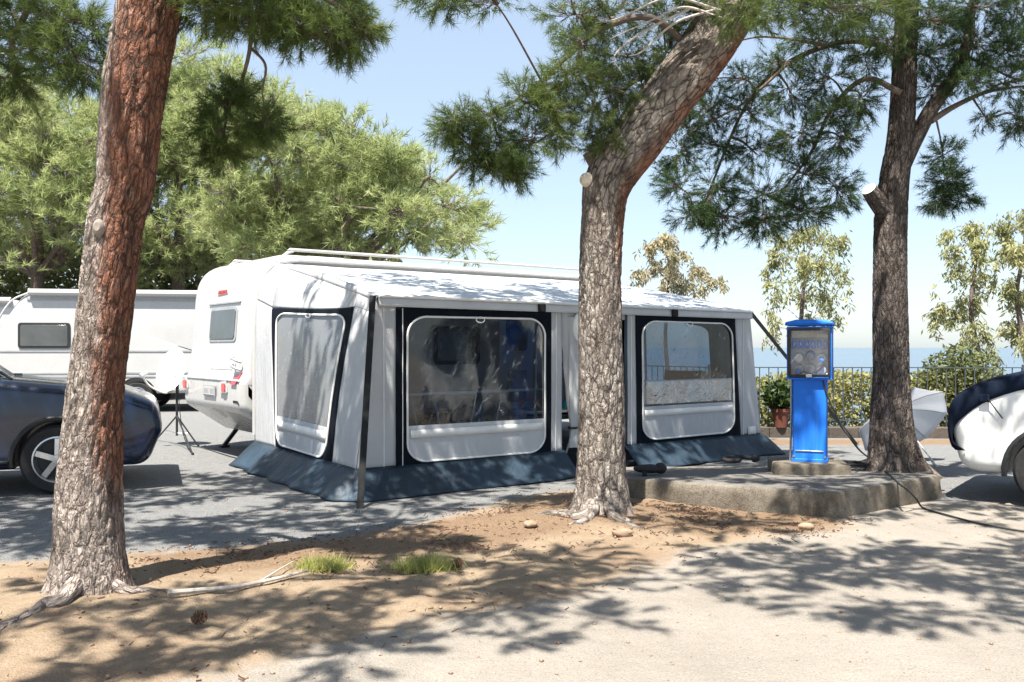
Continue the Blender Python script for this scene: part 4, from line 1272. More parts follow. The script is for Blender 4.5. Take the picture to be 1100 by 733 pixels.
for k in range(6):
    br = bx((-.15 + k * .06, -.015, 1.265), (.05, .03, .08), 'breaker', M['blue_socket'], cab, .004)
    bx((-.15 + k * .06, -.036, 1.27), (.016, .018, .03), 'switch', M['gel'], br, .003)
for k, (x, z) in enumerate(((-.11, 1.14), (.0, 1.16), (.11, 1.14), (-.11, 1.02), (.11, 1.02), (0, 1.03))):
    so_ = MB(PM).cyl((x, .08, z), (x, -.03, z - .012), .048, 20, .044).build('socket', M['blue_socket'] if k in (1,) else (M['cream'] if k in (0, 2, 5) else M['gel_panel']), cab)
    MB(PM).cyl((x, -.03, z - .012), (x, -.045, z - .014), .037, 20).build('socket_lid', M['grey_trim'] if k % 2 else M['gel_panel'], so_)
for x, z in ((-.11, 1.02), (.11, 1.14)):                  # plugged-in leads
    pg_ = MB(PM).cyl((x, -.03, z - .02), (x, -.105, z - .05), .03, 16, .024).build('plug', M['blue_socket'], cab)
    MB(PM).tube(catmull([(x, -.105, z - .05), (x + .01, -.13, z - .10), (x * .6, -.10, .99), (.06, -.09, .95)], 16), .009, 6).build('lead', M['black_plastic'], pg_)
bx((0, .03, .962), (.34, .08, .03), 'tray', M['cream'], cab, .004)
lp_o = rrect(-.205, .205, .94, 1.43, .035, 5); lp_i = rrect(-.178, .178, .967, 1.403, .02, 5)
fm_ = MB(PM); a_ = [fm_.pt((x, -.185, z)) for x, z in lp_o]; b2 = [fm_.pt((x, -.19, z)) for x, z in lp_i]; c_ = [fm_.pt((x, -.158, z)) for x, z in lp_o]; d_ = [fm_.pt((x, -.158, z)) for x, z in lp_i]
N_ = len(a_)
for i in range(N_):
    j = (i + 1) % N_
    fm_.face((a_[i], a_[j], b2[j], b2[i])); fm_.face((c_[i], c_[j], a_[j], a_[i])); fm_.face((d_[i], b2[i], b2[j], d_[j])); fm_.face((c_[i], d_[i], d_[j], c_[j]))
cd = fm_.build('cabinet_door', M['black_plastic'], ps)
g_ = MB(PM); g_.poly([(x * 1.0, -.175, z) for x, z in rrect(-.182, .182, .963, 1.407, .02, 5)]); g_.build('glass', M['cab_glass'], cd, smooth=False)
bx((.0, -.20, .955), (.06, .02, .035), 'latch', M['steel'], cd, .004)
MB(PM).tube([(-.178, -.06, .95), (-.178, -.06, .6), (-.185, -.06, .25), (-.19, -.06, .09)], .011, 8).build('conduit', M['steel'], ps)
# concrete base block
BB = MB(frame(Vector((2.99, 9.2, .21)), (.985, -.17)))
rows = []
pf = [(-.36, -.30), (.36, -.30), (.36, .30), (-.36, .30)]
lo = slab_outline([Vector((x, y, 0)) for x, y in pf], .06, .008)
BB.grid([[(p.x * k, p.y * k, z) for p in lo] for z, k in ((-.02, 1.0), (.05, 1.0), (.082, .985), (.09, .96))], True)
BB.face(range(len(BB.v) - len(lo), len(BB.v)))
tag(BB.build('concrete_base', M['concrete_side'], angle=45), 'small rough concrete block under the blue service post', 'base')

# cables and hoses
cab_pts = [P(884, 409, 9.05), P(890, 428, 9.02), P(903, 455, 8.98), P(920, 480, 9.0), G(932, 491, .205), G(945, 501, .21), G(966, 520, .225), G(972, 524, .225), G(984, 536, .10), G(992, 546, .012), G(1012, 552, .012), G(1050, 562, .012), G(1100, 571, .012), G(1180, 578, .012)]
tag(MB().tube(catmull(cab_pts, 90), .0085, 8).build('power_cable', M['black_plastic']), 'black power cable from the blue post, over the slab edge and across the road', 'cable')
mb = MB()
hp = []
for k in range(60):
    a = k / 60 * 2 * math.pi * 2.6
    hp.append(Vector((3.45 + (.17 + .02 * math.sin(k)) * math.cos(a) * 1.3, 9.35 + .11 * math.sin(a), .21 + .012 + .018 * (k / 60 * 2.6))))
tag(mb.tube(hp, .013, 8).build('hose_coil', M['rubber']), 'dark hose coil on the slab between the blue post base and the right pine', 'hose')

# silver umbrella lying open behind the right pine
ap = P(965, 446, 11.6); hd = Vector((.20, -.74, -.64)).normalized(); ha = ap + hd * ((ap.z - .03) / -hd.z)
ub = thing('umbrella', 'open silver umbrella resting on the ground behind the dark right pine', 'umbrella', Vector((ha.x, ha.y, .03)))
hx1 = hd.orthogonal().normalized(); hy1 = hd.cross(hx1)
mb = MB(); rows = []
for j in range(11):
    f = j / 10; row = []
    for i in range(64):
        a = 2 * math.pi * i / 64
        h_ = (a % (math.pi / 4)) - math.pi / 8          # straight edges between the eight ribs, panels sag a little
        s_ = abs(h_) / (math.pi / 8)
        rad = .60 * f * (math.cos(math.pi / 8) / math.cos(h_))
        dep = .02 + .20 * f ** 2 + .02 * (1 - s_) * f
        row.append(ap + hx1 * rad * math.cos(a) + hy1 * rad * math.sin(a) + hd * (dep - .1))
    rows.append(row)
mb.grid(rows, True); can = mb.build('canopy', M['silver'], ub, solid=.003, angle=25)
for i in range(8):
    a = 2 * math.pi * i / 8
    MB().tube([ap + hx1 * .60 * f * math.cos(a) + hy1 * .60 * f * math.sin(a) + hd * (.03 + .2 * f ** 2 - .1) for f in (0, .35, .7, 1)], .004, 5).build('rib', M['steel'], can)
MB().tube([ap - hd * .13, Vector((ha.x, ha.y, .03))], .008, 8).build('shaft', M['steel'], ub)
MB().tube([Vector((ha.x, ha.y, .03)) - hd * .12, Vector((ha.x, ha.y, .025))], .016, 10).build('handle', M['gel'], ub)

# black things on the slab
def blob(name, c, rx, ry, rz, mat, par=None, seg=18, ph=0):
    mb = MB(); rows = []
    for j in range(11):
        a = -math.pi / 2 + math.pi * j / 10; row = []
        for i in range(seg):
            b = 2 * math.pi * i / seg
            d = Vector((math.cos(a) * math.cos(b) * rx, math.cos(a) * math.sin(b) * ry, math.sin(a) * rz))
            d *= 1 + (.12 if name != 'stone' else .42 * noise.noise(d * 34 + Vector((ph, 2, 1))) + .3) * noise.noise(Vector(c) * 3 + d * (2.5 / max(rx, ry)) * .6 + Vector((ph, 0, 0)))
            row.append(Vector(c) + d)
        rows.append(row)
    mb.grid(rows, True)
    return mb.build(name, mat, par)
c = G(697, 510, .215)
bg_ = thing('gear_pouch', 'flat black pouch on the slab edge with a strap hanging down', 'pouch', c)
blob('body', c + Vector((0, .05, .05)), .15, .09, .045, M['rubber'], bg_)
blob('end_cap', c + Vector((.12, .04, .055)), .06, .06, .055, M['rubber'], bg_, ph=3)
MB().bar(c + Vector((-.05, -.05, .04)), c + Vector((-.06, -.10, -.19)), .045, .012, up=(0, -1, 0)).build('strap', M['strap'], bg_, bevel=.004)
c = G(795, 497, .20)
hc = thing('plug_coil', 'black looped cable end with a round plug lying on the slab', 'cable', c)
MB().tube([c + Vector((-.09 + .085 * math.cos(a), .04 * math.sin(a), .035 + .012 * math.sin(a))) for a in np.linspace(0, 2 * math.pi, 21)[:-1]], .026, 8, closed=True).build('loop', M['rubber'], hc)
MB().tube([c + Vector((-.04, .03, .06)), c + Vector((.05, .03, .055)), c + Vector((.13, .01, .045))], .022, 8).build('lead', M['rubber'], hc)
blob('plug', c + Vector((.165, 0, .045)), .048, .045, .045, M['rubber'], hc)

# grass, branch, cones, stones
def D(px, py, dz=0.0):
    g = G(px, py, 0)
    for _ in range(8): g = G(px, py, gz(g.x, g.y) + dz)
    return g
def tuft(label, c, rx, ry, n, h):
    b = np.array(c) + np.stack([rng.normal(size=n) * rx * .5, rng.normal(size=n) * ry * .5, np.zeros(n) - .01], 1)
    d = nrmz(np.array([0, 0, 1.0]) + unit(n) * .75); d[:, 2] = abs(d[:, 2])
    v = []
    s = nrmz(np.cross(d, unit(n))) * .0035
    ln = h * (.5 + .7 * rng.random((n, 1)))
    tip = b + d * ln + unit(n) * .02
    v = np.stack([b - s, b + s, tip], 1).reshape(-1, 3)
    o = np_mesh('grass_tuft', v, tri_idx(v), M['grass']); tag(o, label, 'grass', 'grass tufts on the dirt')
tuft('green grass tuft beside the grey fallen branch', D(346, 610, .0), .16, .09, 800, .10)
tuft('green grass tuft to the right of the storm strap peg, by a dark cone', D(460, 611, .0), .19, .10, 1100, .11)
br = catmull([D(180, 637, .03), D(215, 634, .03), D(255, 630, .03), (D(300, 621, .035)), D(330, 613, .03)], 30)
mb = MB().tube(br, [.016 - .008 * i / 29 for i in range(30)], 8)
mb.tube([br[18], D(300, 612, .03), D(315, 603, .04)], [.007, .005, .003], 6)
tag(mb.build('fallen_branch', M['twig']), 'bare grey fallen branch lying on the dirt right of the red pine', 'branch')
def cone_(label, c, ln, ax):
    mb = MB(); ax = Vector(ax).normalized(); x = ax.orthogonal().normalized(); y = ax.cross(x)
    core = [(0, 0), (.55, .12), (.62, .4), (.4, .75), (.1, 1)]
    mb.lathe([(r * ln * .38, h * ln) for r, h in core], c, ax, 12)
    for k in range(46):
        h = .04 + .9 * k / 46; a = k * 2.4; r = ln * .33 * (math.sin(math.pi * (h * .82 + .12)) + .1)
        d = x * math.cos(a) + y * math.sin(a)
        q = Vector(c) + ax * h * ln
        mb.bar(q + d * r * .5, q + d * r * 1.25 + ax * ln * .06, ln * .17, ln * .05, up=ax)
    tag(mb.build('pine_cone', M['cone'], smooth=False), label, 'pine cone', 'pine cones on the ground')
cone_('open pine cone on the sunlit dirt below the fallen branch', D(205, 667, .03), .085, (.8, .3, .25))
cone_('dark pine cone at the right end of the larger grass tuft', D(487, 606, .03), .075, (.7, -.5, .3))
for lab, px, py, r in (('rounded orange stone lying left of the middle pine roots', 570, 563, .055), ('pale flat stone at the foot of the right pine side of the slab front', 866, 566, .06), ('orange brown stone at the foot of the middle pine trunk', 669, 573, .075)):
    o = blob('stone', D(px, py, .02), r, r * .8, r * .55, M['stone'], ph=px); tag(o, lab, 'stone', 'stones on the dirt')
# litter: needles, twigs and chips
def litter():
    n = 12000
    x = rng.uniform(-5, 4.2, n * 3); y = rng.uniform(2.6, 9.2, n * 3)
    sd = poly_sdf(x, y, dirt_poly); sl_ = poly_sdf(x, y, lit_poly)
    dn = np.array([noise.noise(Vector((a * 1.6, b * 2.6, 3))) + .5 * noise.noise(Vector((a * 5, b * 7, 9))) for a, b in zip(x, y)])
    ok = (sd > -.25) & (rng.random(n * 3) < np.clip(.35 + dn * 1.6, .05, 1)) & (rng.random(n * 3) < np.clip(.25 + sl_ * .8 + .3, .12, 1)); x, y = x[ok][:n], y[ok][:n]; n = len(x)
    z = ground_z(x, y) + .006
    a = rng.random(n) * math.pi; L = .008 + .018 * rng.random(n) ** 2; wv = .0006 + .0007 * rng.random(n)
    big = rng.random(n) < .003; L[big] *= 2.6; wv[big] *= 2.4
    dx, dy = np.cos(a) * L, np.sin(a) * L; sx, sy = -np.sin(a) * wv, np.cos(a) * wv
    t = rng.normal(size=n) * .006
    v = np.stack([np.stack([x - dx - sx, y - dy - sy, z - t], 1), np.stack([x + dx - sx, y + dy - sy, z + t], 1), np.stack([x + dx, y + dy, z + t + .008], 1), np.stack([x - dx, y - dy, z - t + .008], 1)], 1).reshape(-1, 3)
    o = np_mesh('needle_litter', v, tri_idx(v, 4), M['cone']); tag(o, 'brown fallen pine needles and twigs scattered over the dirt', 'litter', kind='stuff')
    n = 2600
    x = rng.uniform(-6, 5, n); y = rng.uniform(2.6, 9.5, n); z = ground_z(x, y)
    r = .004 + .012 * rng.random(n) ** 4
    vs, fs = [], []
    octv = np.array([(1, 0, 0), (0, 1, 0), (-1, 0, 0), (0, -1, 0), (0, 0, .8), (0, 0, -.5)])
    octf = np.array([(0, 1, 4), (1, 2, 4), (2, 3, 4), (3, 0, 4), (1, 0, 5), (2, 1, 5), (3, 2, 5), (0, 3, 5)])
    v = (octv[None] * (.7 + .6 * rng.random((n, 6, 1))) * r[:, None, None] + np.stack([x, y, z + .002], 1)[:, None]).reshape(-1, 3)
    f = (octf[None] + 6 * np.arange(n)[:, None, None]).reshape(-1, 3)
    o = np_mesh('grit', v, f, M['stone'], smooth=True); tag(o, 'small stones and grit scattered over the dirt and road', 'grit', kind='stuff')
litter()

# ------------------------------------------------------------------ trees
def trunk(parent, pts, rads, mat, orange, seg=132, step=.011, zmax_detail=4.2, flare=0, lobes=5, ph=0., base_z=-.08, cell=.034, depth=.014, name='trunk'):
    pts = [np.array(p) for p in pts]
    L = sum(np.linalg.norm(b - a) for a, b in zip(pts, pts[1:]))
    n = int(L / step)
    c = catmull(pts, n); rr = np.interp(np.linspace(0, len(pts) - 1, n), range(len(pts)), rads)
    k_ = np.ones(15) / 15; rr = np.convolve(np.pad(rr, 7, 'edge'), k_, 'valid')
    tg = np.gradient(c, axis=0); tg /= np.linalg.norm(tg, axis=1, keepdims=True)
    verts = np.zeros((n, seg, 3)); crack = np.zeros((n, seg)); bc = np.zeros((n, seg, 3)); orng = np.zeros((n, seg))
    th = np.linspace(0, 2 * math.pi, seg, endpoint=False)
    s_len = np.concatenate([[0], np.cumsum(np.linalg.norm(np.diff(c, axis=0), axis=1))])
    r0 = rads[min(2, len(rads) - 1)]
    for i in range(n):
        t = tg[i]; u = np.array([1, 0, 0]) - t * t[0]; u /= np.linalg.norm(u); v = np.cross(t, u)
        hgt = s_len[i]
        fl = flare * math.exp(-hgt / .16)
        for j in range(seg):
            ct, st = math.cos(th[j]), math.sin(th[j])
            d = u * ct + v * st
            q = Vector((ct * r0, st * r0, hgt * .30))
            wq = q * 9 + Vector((ph, 0, 0))
            q2 = q + Vector((noise.noise(wq), noise.noise(wq + Vector((31, 0, 0))), noise.noise(wq + Vector((0, 57, 0))) * 1.4)) * .016
            q2 += noise.noise_vector(q * 34) * .004
            pv = noise.noise(q * 5 + Vector((0, ph, 3)))
            ds, cp = noise.voronoi(q2 * (.62 / cell))
            e = ds[1] - ds[0]
            cr = 1 - min(1, e / max(.08, .30 + .28 * pv)); cr = cr * cr * (3 - 2 * cr)
            ds2, _ = noise.voronoi(q2 * (1.35 / cell) + Vector((5, ph, 1)))
            c2 = 1 - min(1, (ds2[1] - ds2[0]) / .28)
            cr = min(1, cr * min(1, max(0, .75 + 1.3 * noise.noise(q * 7 + Vector((1, 2, ph))))) + .30 * c2 * c2)
            lump = noise.noise(Vector((ct * 1.6, st * 1.6, hgt * 1.1 + ph))) * .07
            fine = noise.noise(q * 55) * .10 + noise.noise(q * 22 + Vector((3, ph, 0))) * .16
            lob = fl * (.45 + .55 * max(0, math.cos(th[j] * lobes + ph)) ** 1.3) * (1 + .3 * math.sin(th[j] * 2 + ph))
            r = rr[i] * (1 + lump + lob) - depth * cr * (.8 + .5 * noise.noise(q * 4)) + depth * .6 * fine
            verts[i, j] = c[i] + d * r
            crack[i, j] = min(1, cr); bc[i, j] = (ct * r0 + ph, st * r0, hgt)
            orng[i, j] = orange(d[0], c[i][2], hgt)
    idx = np.arange(n * seg).reshape(n, seg); nx_ = np.roll(idx, -1, 1)
    qd = np.stack([idx[:-1], nx_[:-1], nx_[1:], idx[1:]], -1).reshape(-1, 4)
    o = np_mesh(name, verts.reshape(-1, 3), qd, mat, parent, smooth=True)
    for nm, a in (('crack', crack), ('orange', orng)):
        at = o.data.attributes.new(nm, 'FLOAT', 'POINT'); at.data.foreach_set('value', a.astype(np.float32).ravel())
    at = o.data.attributes.new('bc', 'FLOAT_VECTOR', 'POINT'); at.data.foreach_set('vector', bc.astype(np.float32).ravel())
    return o, c, rr

def limb(parent, pts, r0, r1, mat=None, name='limb', n=None, seg=9):
    n = n or max(8, len(pts) * 7)
    c = catmull(pts, n)
    c = c + np.array([[noise.noise(Vector(p) * 3 + Vector((k, 0, 0))) * r0 * .5 for k in (0, 11, 23)] for p in c]) * np.linspace(0, 1, n)[:, None]
    MB().tube(c.tolist(), np.linspace(r0, r1, n).tolist(), seg).build(name, mat or M['limb'], parent)
    return c

class Pine:
    def __init__(s, name, label, base, mat_needles):
        s.t = thing(name, label, 'pine tree', base, 'pine trees')
        s.nodes = []; s.nd = []; s.tw = []; s.mat = mat_needles; s.links = MB()
    def add_nodes(s, c, r):
        for p in c: s.nodes.append((np.array(p), r))
    def link(s, c, r=.018):
        """a thin wavy branch from the nearest wood to the clump centre"""
        c = np.array(c)
        d = [np.linalg.norm(q - c) * (1.0 if q[2] < c[2] + .4 else 1.25) for q, _ in s.nodes]
        k = int(np.argmin(d)); q, qr = s.nodes[k]
        mid = (q + c) / 2 + rng.normal(size=3) * .06 * d[k] + np.array([0, 0, .10 * d[k]])
        rr = min(qr, r * (1 + .6 * d[k]))
        pts = catmull([q, mid, c], 9)
        s.links.tube(pts.tolist(), np.linspace(rr, rr * .5, 9).tolist(), 6, caps=False)
        for p in pts[3:]: s.nodes.append((p, rr * .7))
        return pts[-4]
    def clump(s, c, rad, ntw, k, L, Wd, **kw):
        a = s.link(c)
        nd, tw = clump(c, rad, a, ntw, k, L, Wd, **kw)
        s.nd.append(nd); s.tw.append(tw)
    def px_clumps(s, lst, ntw, k, L, Wd, depth=1.0, **kw):
        lst = sorted(lst, key=lambda q: min(np.linalg.norm(n_[0] - np.array(P(q[0], q[1], q[2]))) for n_ in s.nodes))
        for q in lst:
            px, py, Y, rx, ry = q[:5]; m = q[5] if len(q) > 5 else 1
            c = P(px, py, Y)
            s.clump(c, (rx * Y / F, max(rx, ry) * Y / F * depth, ry * Y / F), max(6, int(ntw * m)), k, L, Wd, **kw)
    def finish(s):
        lv = np.array([tuple(v) for v in s.links.v]); q = np.array(s.links.f)
        s.tw.append(lv[np.concatenate([q[:, [0, 1, 2]], q[:, [0, 2, 3]]])].reshape(-1, 3))
        crown_mesh('crown', s.nd, s.tw, [s.mat, M['limb']], s.t)
        pass

def pw(Y, px): return px / 2 * Y / F

# --- left red pine
YL = TREE_L.y
LT = Pine('pine_tree', 'nearest pine with the thick red and grey trunk at the left', TREE_L, M['needles'])
lp = [(96, 655, 100), (96, 628, 79), (95, 590, 71), (95, 533, 68), (101, 440, 58), (107, 380, 57), (124, 240, 58), (134, 200, 60), (143, 100, 67), (162, 0, 67), (178, -90, 62), (196, -190, 52), (205, -300, 40), (200, -420, 24)]
def o_left(nx, z, h):
    t = np.interp(z, [.5, .9, 1.5, 2.1, 2.6, 3.4], [1.1, .50, .22, -.02, -.40, -.60])
    return .5 + (nx - t) * .9
_, cl, rl = trunk(LT.t, [P(a, b, YL) for a, b, c in lp], [pw(YL, c) for a, b, c in lp], M['bark_left'], o_left, flare=.35, lobes=5, ph=1.3)
LT.add_nodes(cl[int(len(cl) * .70)::12], .06)
def bark_coords(o, seg=0, r=.06):
    """bark coordinates: round and along a tube with seg sides, or the plain position"""
    k = len(o.data.vertices); co = np.zeros(k * 3, np.float32); o.data.vertices.foreach_get('co', co); co = co.reshape(-1, 3)
    if seg:
        m = k // seg; c = co[:m * seg].reshape(m, seg, 3); cen = c.mean(1)
        L = np.concatenate([[0], np.cumsum(np.linalg.norm(np.diff(cen, axis=0), axis=1))])
        th = np.arange(seg) / seg * 2 * math.pi
        rr = np.linalg.norm(c - cen[:, None], axis=2).mean()
        out = co.copy()
        out[:m * seg] = np.stack([np.broadcast_to(np.cos(th) * rr, (m, seg)), np.broadcast_to(np.sin(th) * rr, (m, seg)), np.repeat(L[:, None], seg, 1)], -1).reshape(-1, 3)
        co = out
    a = o.data.attributes.new('bc', 'FLOAT_VECTOR', 'POINT'); a.data.foreach_set('vector', co.astype(np.float32).ravel())
    return o
def root(t, pts, r0, r1, mat):
    b = t.location
    pts = [Vector((b.x, b.y, .20))] + [Vector((p.x, p.y, gz(p.x, p.y) + (p.z - .01) * .45 - r0 * .25)) for p in pts]
    n = 34; c = catmull(pts, n)
    c = c + np.array([[noise.noise(Vector(p) * 7), noise.noise(Vector(p) * 7 + Vector((9, 0, 0))), 0] for p in c]) * .03
    o = MB().tube(c.tolist(), [(r0 + (r1 - r0) * (i / (n - 1)) ** .7) * (1 + .25 * noise.noise(Vector(c[i]) * 9)) for i in range(n)], 14).build('root', mat, t, angle=80)
    bark_coords(o, 14)
root(LT.t, [G(70, 640, .10), G(52, 650, .05), G(25, 668, .02), G(-20, 690, .0), G(-50, 705, -.02)], .055, .022, M['bark_left'])
root(LT.t, [G(128, 632, .08), G(150, 640, .03), G(185, 642, .0), G(215, 645, -.02)], .04, .014, M['bark_left'])
kb = P(119, 248, YL) + Vector((0, -.165, 0))
MB().lathe([(.0, .012), (.02, .014), (.034, .004), (.042, -.02)], kb, (.05, -1, .1), 16, .8, 1.25).build('knot', M['bark_left'], LT.t)
bark_coords(LT.t.children[-1])
c = limb(LT.t, [P(176, -60, YL), P(220, -70, YL), P(270, -40, YL), P(330, -8, YL + .05), P(385, 20, YL + .1)], .045, .012)
LT.add_nodes(c[6:], .02)
c = limb(LT.t, [P(262, -45, YL), P(270, 30, 5.45), P(262, 80, 5.5), P(245, 120, 5.6), P(238, 165, 5.7)], .016, .006); LT.add_nodes(c[4:], .008)
c = limb(LT.t, [P(268, 50, 5.5), P(285, 70, 5.5), P(282, 100, 5.5), P(288, 130, 5.5)], .010, .004); LT.add_nodes(c[4:], .006)
c = limb(LT.t, [P(165, -20, YL), P(110, -50, YL + .2), P(50, -20, YL + .3), P(10, 40, YL + .4)], .05, .015); LT.add_nodes(c[6:], .02)
LT.px_clumps([(12, 15, 5.7, 42, 28), (60, 22, 5.5, 40, 26), (100, 30, 5.6, 26, 26, .8), (35, 55, 5.6, 42, 24), (78, 62, 5.5, 34, 22), (15, 85, 5.8, 28, 18, .6), (100, 80, 5.5, 18, 14, .5), (-20, 50, 5.8, 40, 40),
              (222, 5, 5.3, 28, 18), (255, 15, 5.4, 30, 20), (290, 22, 5.3, 30, 18), (322, 30, 5.3, 26, 16), (350, 40, 5.3, 22, 14, .8), (376, 40, 5.4, 18, 16, .8), (388, 28, 5.4, 14, 12, .6), (300, 0, 5.4, 40, 14), (250, -20, 5.2, 50, 22), (345, -2, 5.4, 38, 12),
              (240, 112, 5.6, 20, 14, .7), (262, 98, 5.6, 16, 10, .35), (282, 132, 5.5, 18, 13, .8), (250, 140, 5.6, 22, 14, .8), (238, 165, 5.7, 20, 12, .7), (225, 135, 5.7, 14, 16, .5)],
             95, 50, .075, .0034, seg=.10, twr=.0022)
# --- middle leaning pine
YM = TREE_M.y
MT = Pine('pine_tree', 'leaning pine in the middle with a bent grey trunk before the awning', TREE_M, M['needles'])
mp = [(645, 566, 84), (645, 540, 61), (645, 500, 53), (646, 420, 50), (645, 300, 46), (648, 230, 46), (655, 193, 54), (684, 150, 60), (722, 98, 58), (762, 45, 57), (800, -15, 56), (835, -90, 48), (850, -190, 38), (840, -300, 22)]
def o_mid(nx, z, h):
    t = np.interp(z, [1.2, 1.9, 2.4, 2.9, 4.0], [1.4, .95, .62, .5, .55])
    return .5 + (nx - t) * 1.0
_, cm_, rm_ = trunk(MT.t, [P(a, b, YM) for a, b, c in mp], [pw(YM, c) for a, b, c in mp], M['bark_mid'], o_mid, flare=.42, lobes=6, ph=4.1, cell=.036)
MT.add_nodes(cm_[int(len(cm_) * .62)::12], .06)
root(MT.t, [G(622, 552, .10), G(606, 553, .06), G(585, 556, .02), G(565, 560, -.01)], .07, .025, M['bark_mid'])
root(MT.t, [G(630, 560, .06), G(618, 566, .03), G(606, 570, .0), G(596, 572, -.02)], .055, .02, M['bark_mid'])
root(MT.t, [G(662, 556, .08), G(672, 563, .035), G(684, 570, .005), G(694, 574, -.02)], .055, .02, M['bark_mid'])
st_ = P(632, 196, YM) + Vector((0, -.12, 0))
MB().lathe([(.0, .072), (.026, .067), (.048, .048), (.062, .015), (.066, -.03), (.072, -.10)], st_ + Vector((-.015, .02, 0)), (-.72, -.65, .15), 18).build('cut_stub', M['cut_wood'], MT.t)
st_ = P(640, 178, YM)
MB().tube([P(655, 180, YM), st_ + Vector((-.02, -.03, .02)), P(630, 165, YM) + Vector((0, -.05, 0))], [.07, .06, .045], 12).build('stub', M['limb'], MT.t)
c = limb(MT.t, [P(745, 55, YM), P(700, 20, YM - .15), P(650, 30, YM - .2), P(605, 65, YM - .2), P(560, 105, YM - .2), P(510, 130, YM - .15)], .035, .008); MT.add_nodes(c[4:], .015)
c = limb(MT.t, [P(735, 80, YM), P(705, 80, YM + .2), P(672, 95, YM + .3), P(650, 140, YM + .3)], .028, .008); MT.add_nodes(c[4:], .012)
for q in ([(775, 20), (735, 8), (700, 22), (655, 42)], [(770, 10), (725, 25), (690, 55), (675, 60)], [(775, 12), (720, -2), (665, 20), (640, 25)], [(740, 10), (690, 35), (660, 60), (668, 78)]):
    limb(MT.t, [P(a, b, YM - .32 - .02 * i) for i, (a, b) in enumerate(q)], .013, .003, M['twig'], 'dead_twig')
MT.px_clumps([(615, 12, 7.6, 28, 22), (655, 18, 7.8, 34, 26), (700, 20, 7.9, 36, 28), (742, 12, 7.8, 32, 22), (628, 50, 7.5, 28, 22, .9), (672, 58, 7.8, 36, 28), (715, 55, 7.9, 30, 24), (610, 80, 7.4, 22, 16, .7), (650, 92, 7.6, 30, 22), (690, 95, 7.9, 28, 22), (636, 122, 7.6, 24, 18), (665, 132, 7.8, 28, 20), (690, 125, 7.9, 20, 16), (648, 155, 7.7, 20, 11, .7),
              (582, 88, 7.4, 18, 14, .7), (562, 112, 7.4, 22, 15, .8), (592, 120, 7.4, 24, 16, .8), (530, 132, 7.4, 22, 15, .8), (496, 128, 7.4, 18, 12, .6), (482, 138, 7.4, 13, 14, .5), (506, 158, 7.4, 20, 15, .8), (540, 158, 7.4, 24, 16, .9), (572, 150, 7.4, 22, 15, .8), (535, 182, 7.4, 20, 12, .8), (556, 178, 7.4, 18, 13, .7), (512, 178, 7.4, 14, 10, .5), (600, 148, 7.5, 16, 12, .5), (470, -8, 6.6, 36, 14), (525, -8, 6.6, 36, 14),
              (800, 12, 7.0, 26, 20), (850, 2, 6.4, 34, 20), (890, 8, 6.2, 34, 22), (935, 4, 6.3, 30, 18)],
             90, 40, .085, .0040, seg=.12, twr=.0028)
# --- right dark pine
YR = TREE_R.y
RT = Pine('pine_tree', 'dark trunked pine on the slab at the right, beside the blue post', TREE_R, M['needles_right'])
rp_ = [(961, 514, 66), (960, 494, 53), (958, 470, 47), (957, 440, 42), (957, 400, 37), (956, 300, 35), (957, 235, 35), (961, 190, 31), (967, 150, 28), (971, 90, 26), (974, 20, 24), (976, -80, 25), (970, -190, 18), (962, -260, 10)]
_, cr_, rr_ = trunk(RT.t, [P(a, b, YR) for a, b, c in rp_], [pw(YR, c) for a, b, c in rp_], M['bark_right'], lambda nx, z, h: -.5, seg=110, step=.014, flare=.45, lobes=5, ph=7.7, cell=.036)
RT.add_nodes(cr_[int(len(cr_) * .52)::12], .05)
sb = MB().tube([P(950, 226, YR - .05), P(940, 214, YR - .12), P(933, 203, YR - .18)], [.10, .085, .078], 16); bark_coords(sb.build('cut_stub', M['bark_right'], RT.t), 16)
MB().lathe([(0, .008), (.05, .006), (.074, 0), (.070, -.02)], P(933, 203, YR - .18), P(933, 203, YR - .18) - P(940, 214, YR - .12), 16).build('cut_face', M['cut_wood'], RT.t)
c = limb(RT.t, [P(966, 185, YR), P(985, 145, YR - .05), P(1005, 110, YR - .1), P(1030, 72, YR - .1), P(1042, 30, YR), P(1055, -60, YR)], .088, .045, M['bark_right'], seg=18, name='stem'); bark_coords([o for o in RT.t.children if o.name.startswith('stem')][0], 18); RT.add_nodes(c[14:], .035)
for q, r in (([(972, 60), (930, 45), (885, 50), (835, 75), (795, 125), (755, 225)], .04), ([(968, 100), (930, 85), (895, 115), (870, 165), (835, 215)], .034), ([(890, 50), (850, 42), (815, 40), (790, 45)], .02), ([(1000, 130), (1030, 112), (1065, 98), (1110, 92)], .035), ([(1035, 60), (1060, 70), (1090, 85), (1120, 90)], .02), ([(1005, 125), (1012, 160), (1015, 200)], .012), ([(845, 70), (800, 110), (765, 130), (735, 145)], .018)):
    c = limb(RT.t, [P(a, b, YR - .1 + .05 * i) for i, (a, b) in enumerate(q)], r, r * .25, seg=8); RT.add_nodes(c[3:], r * .4)
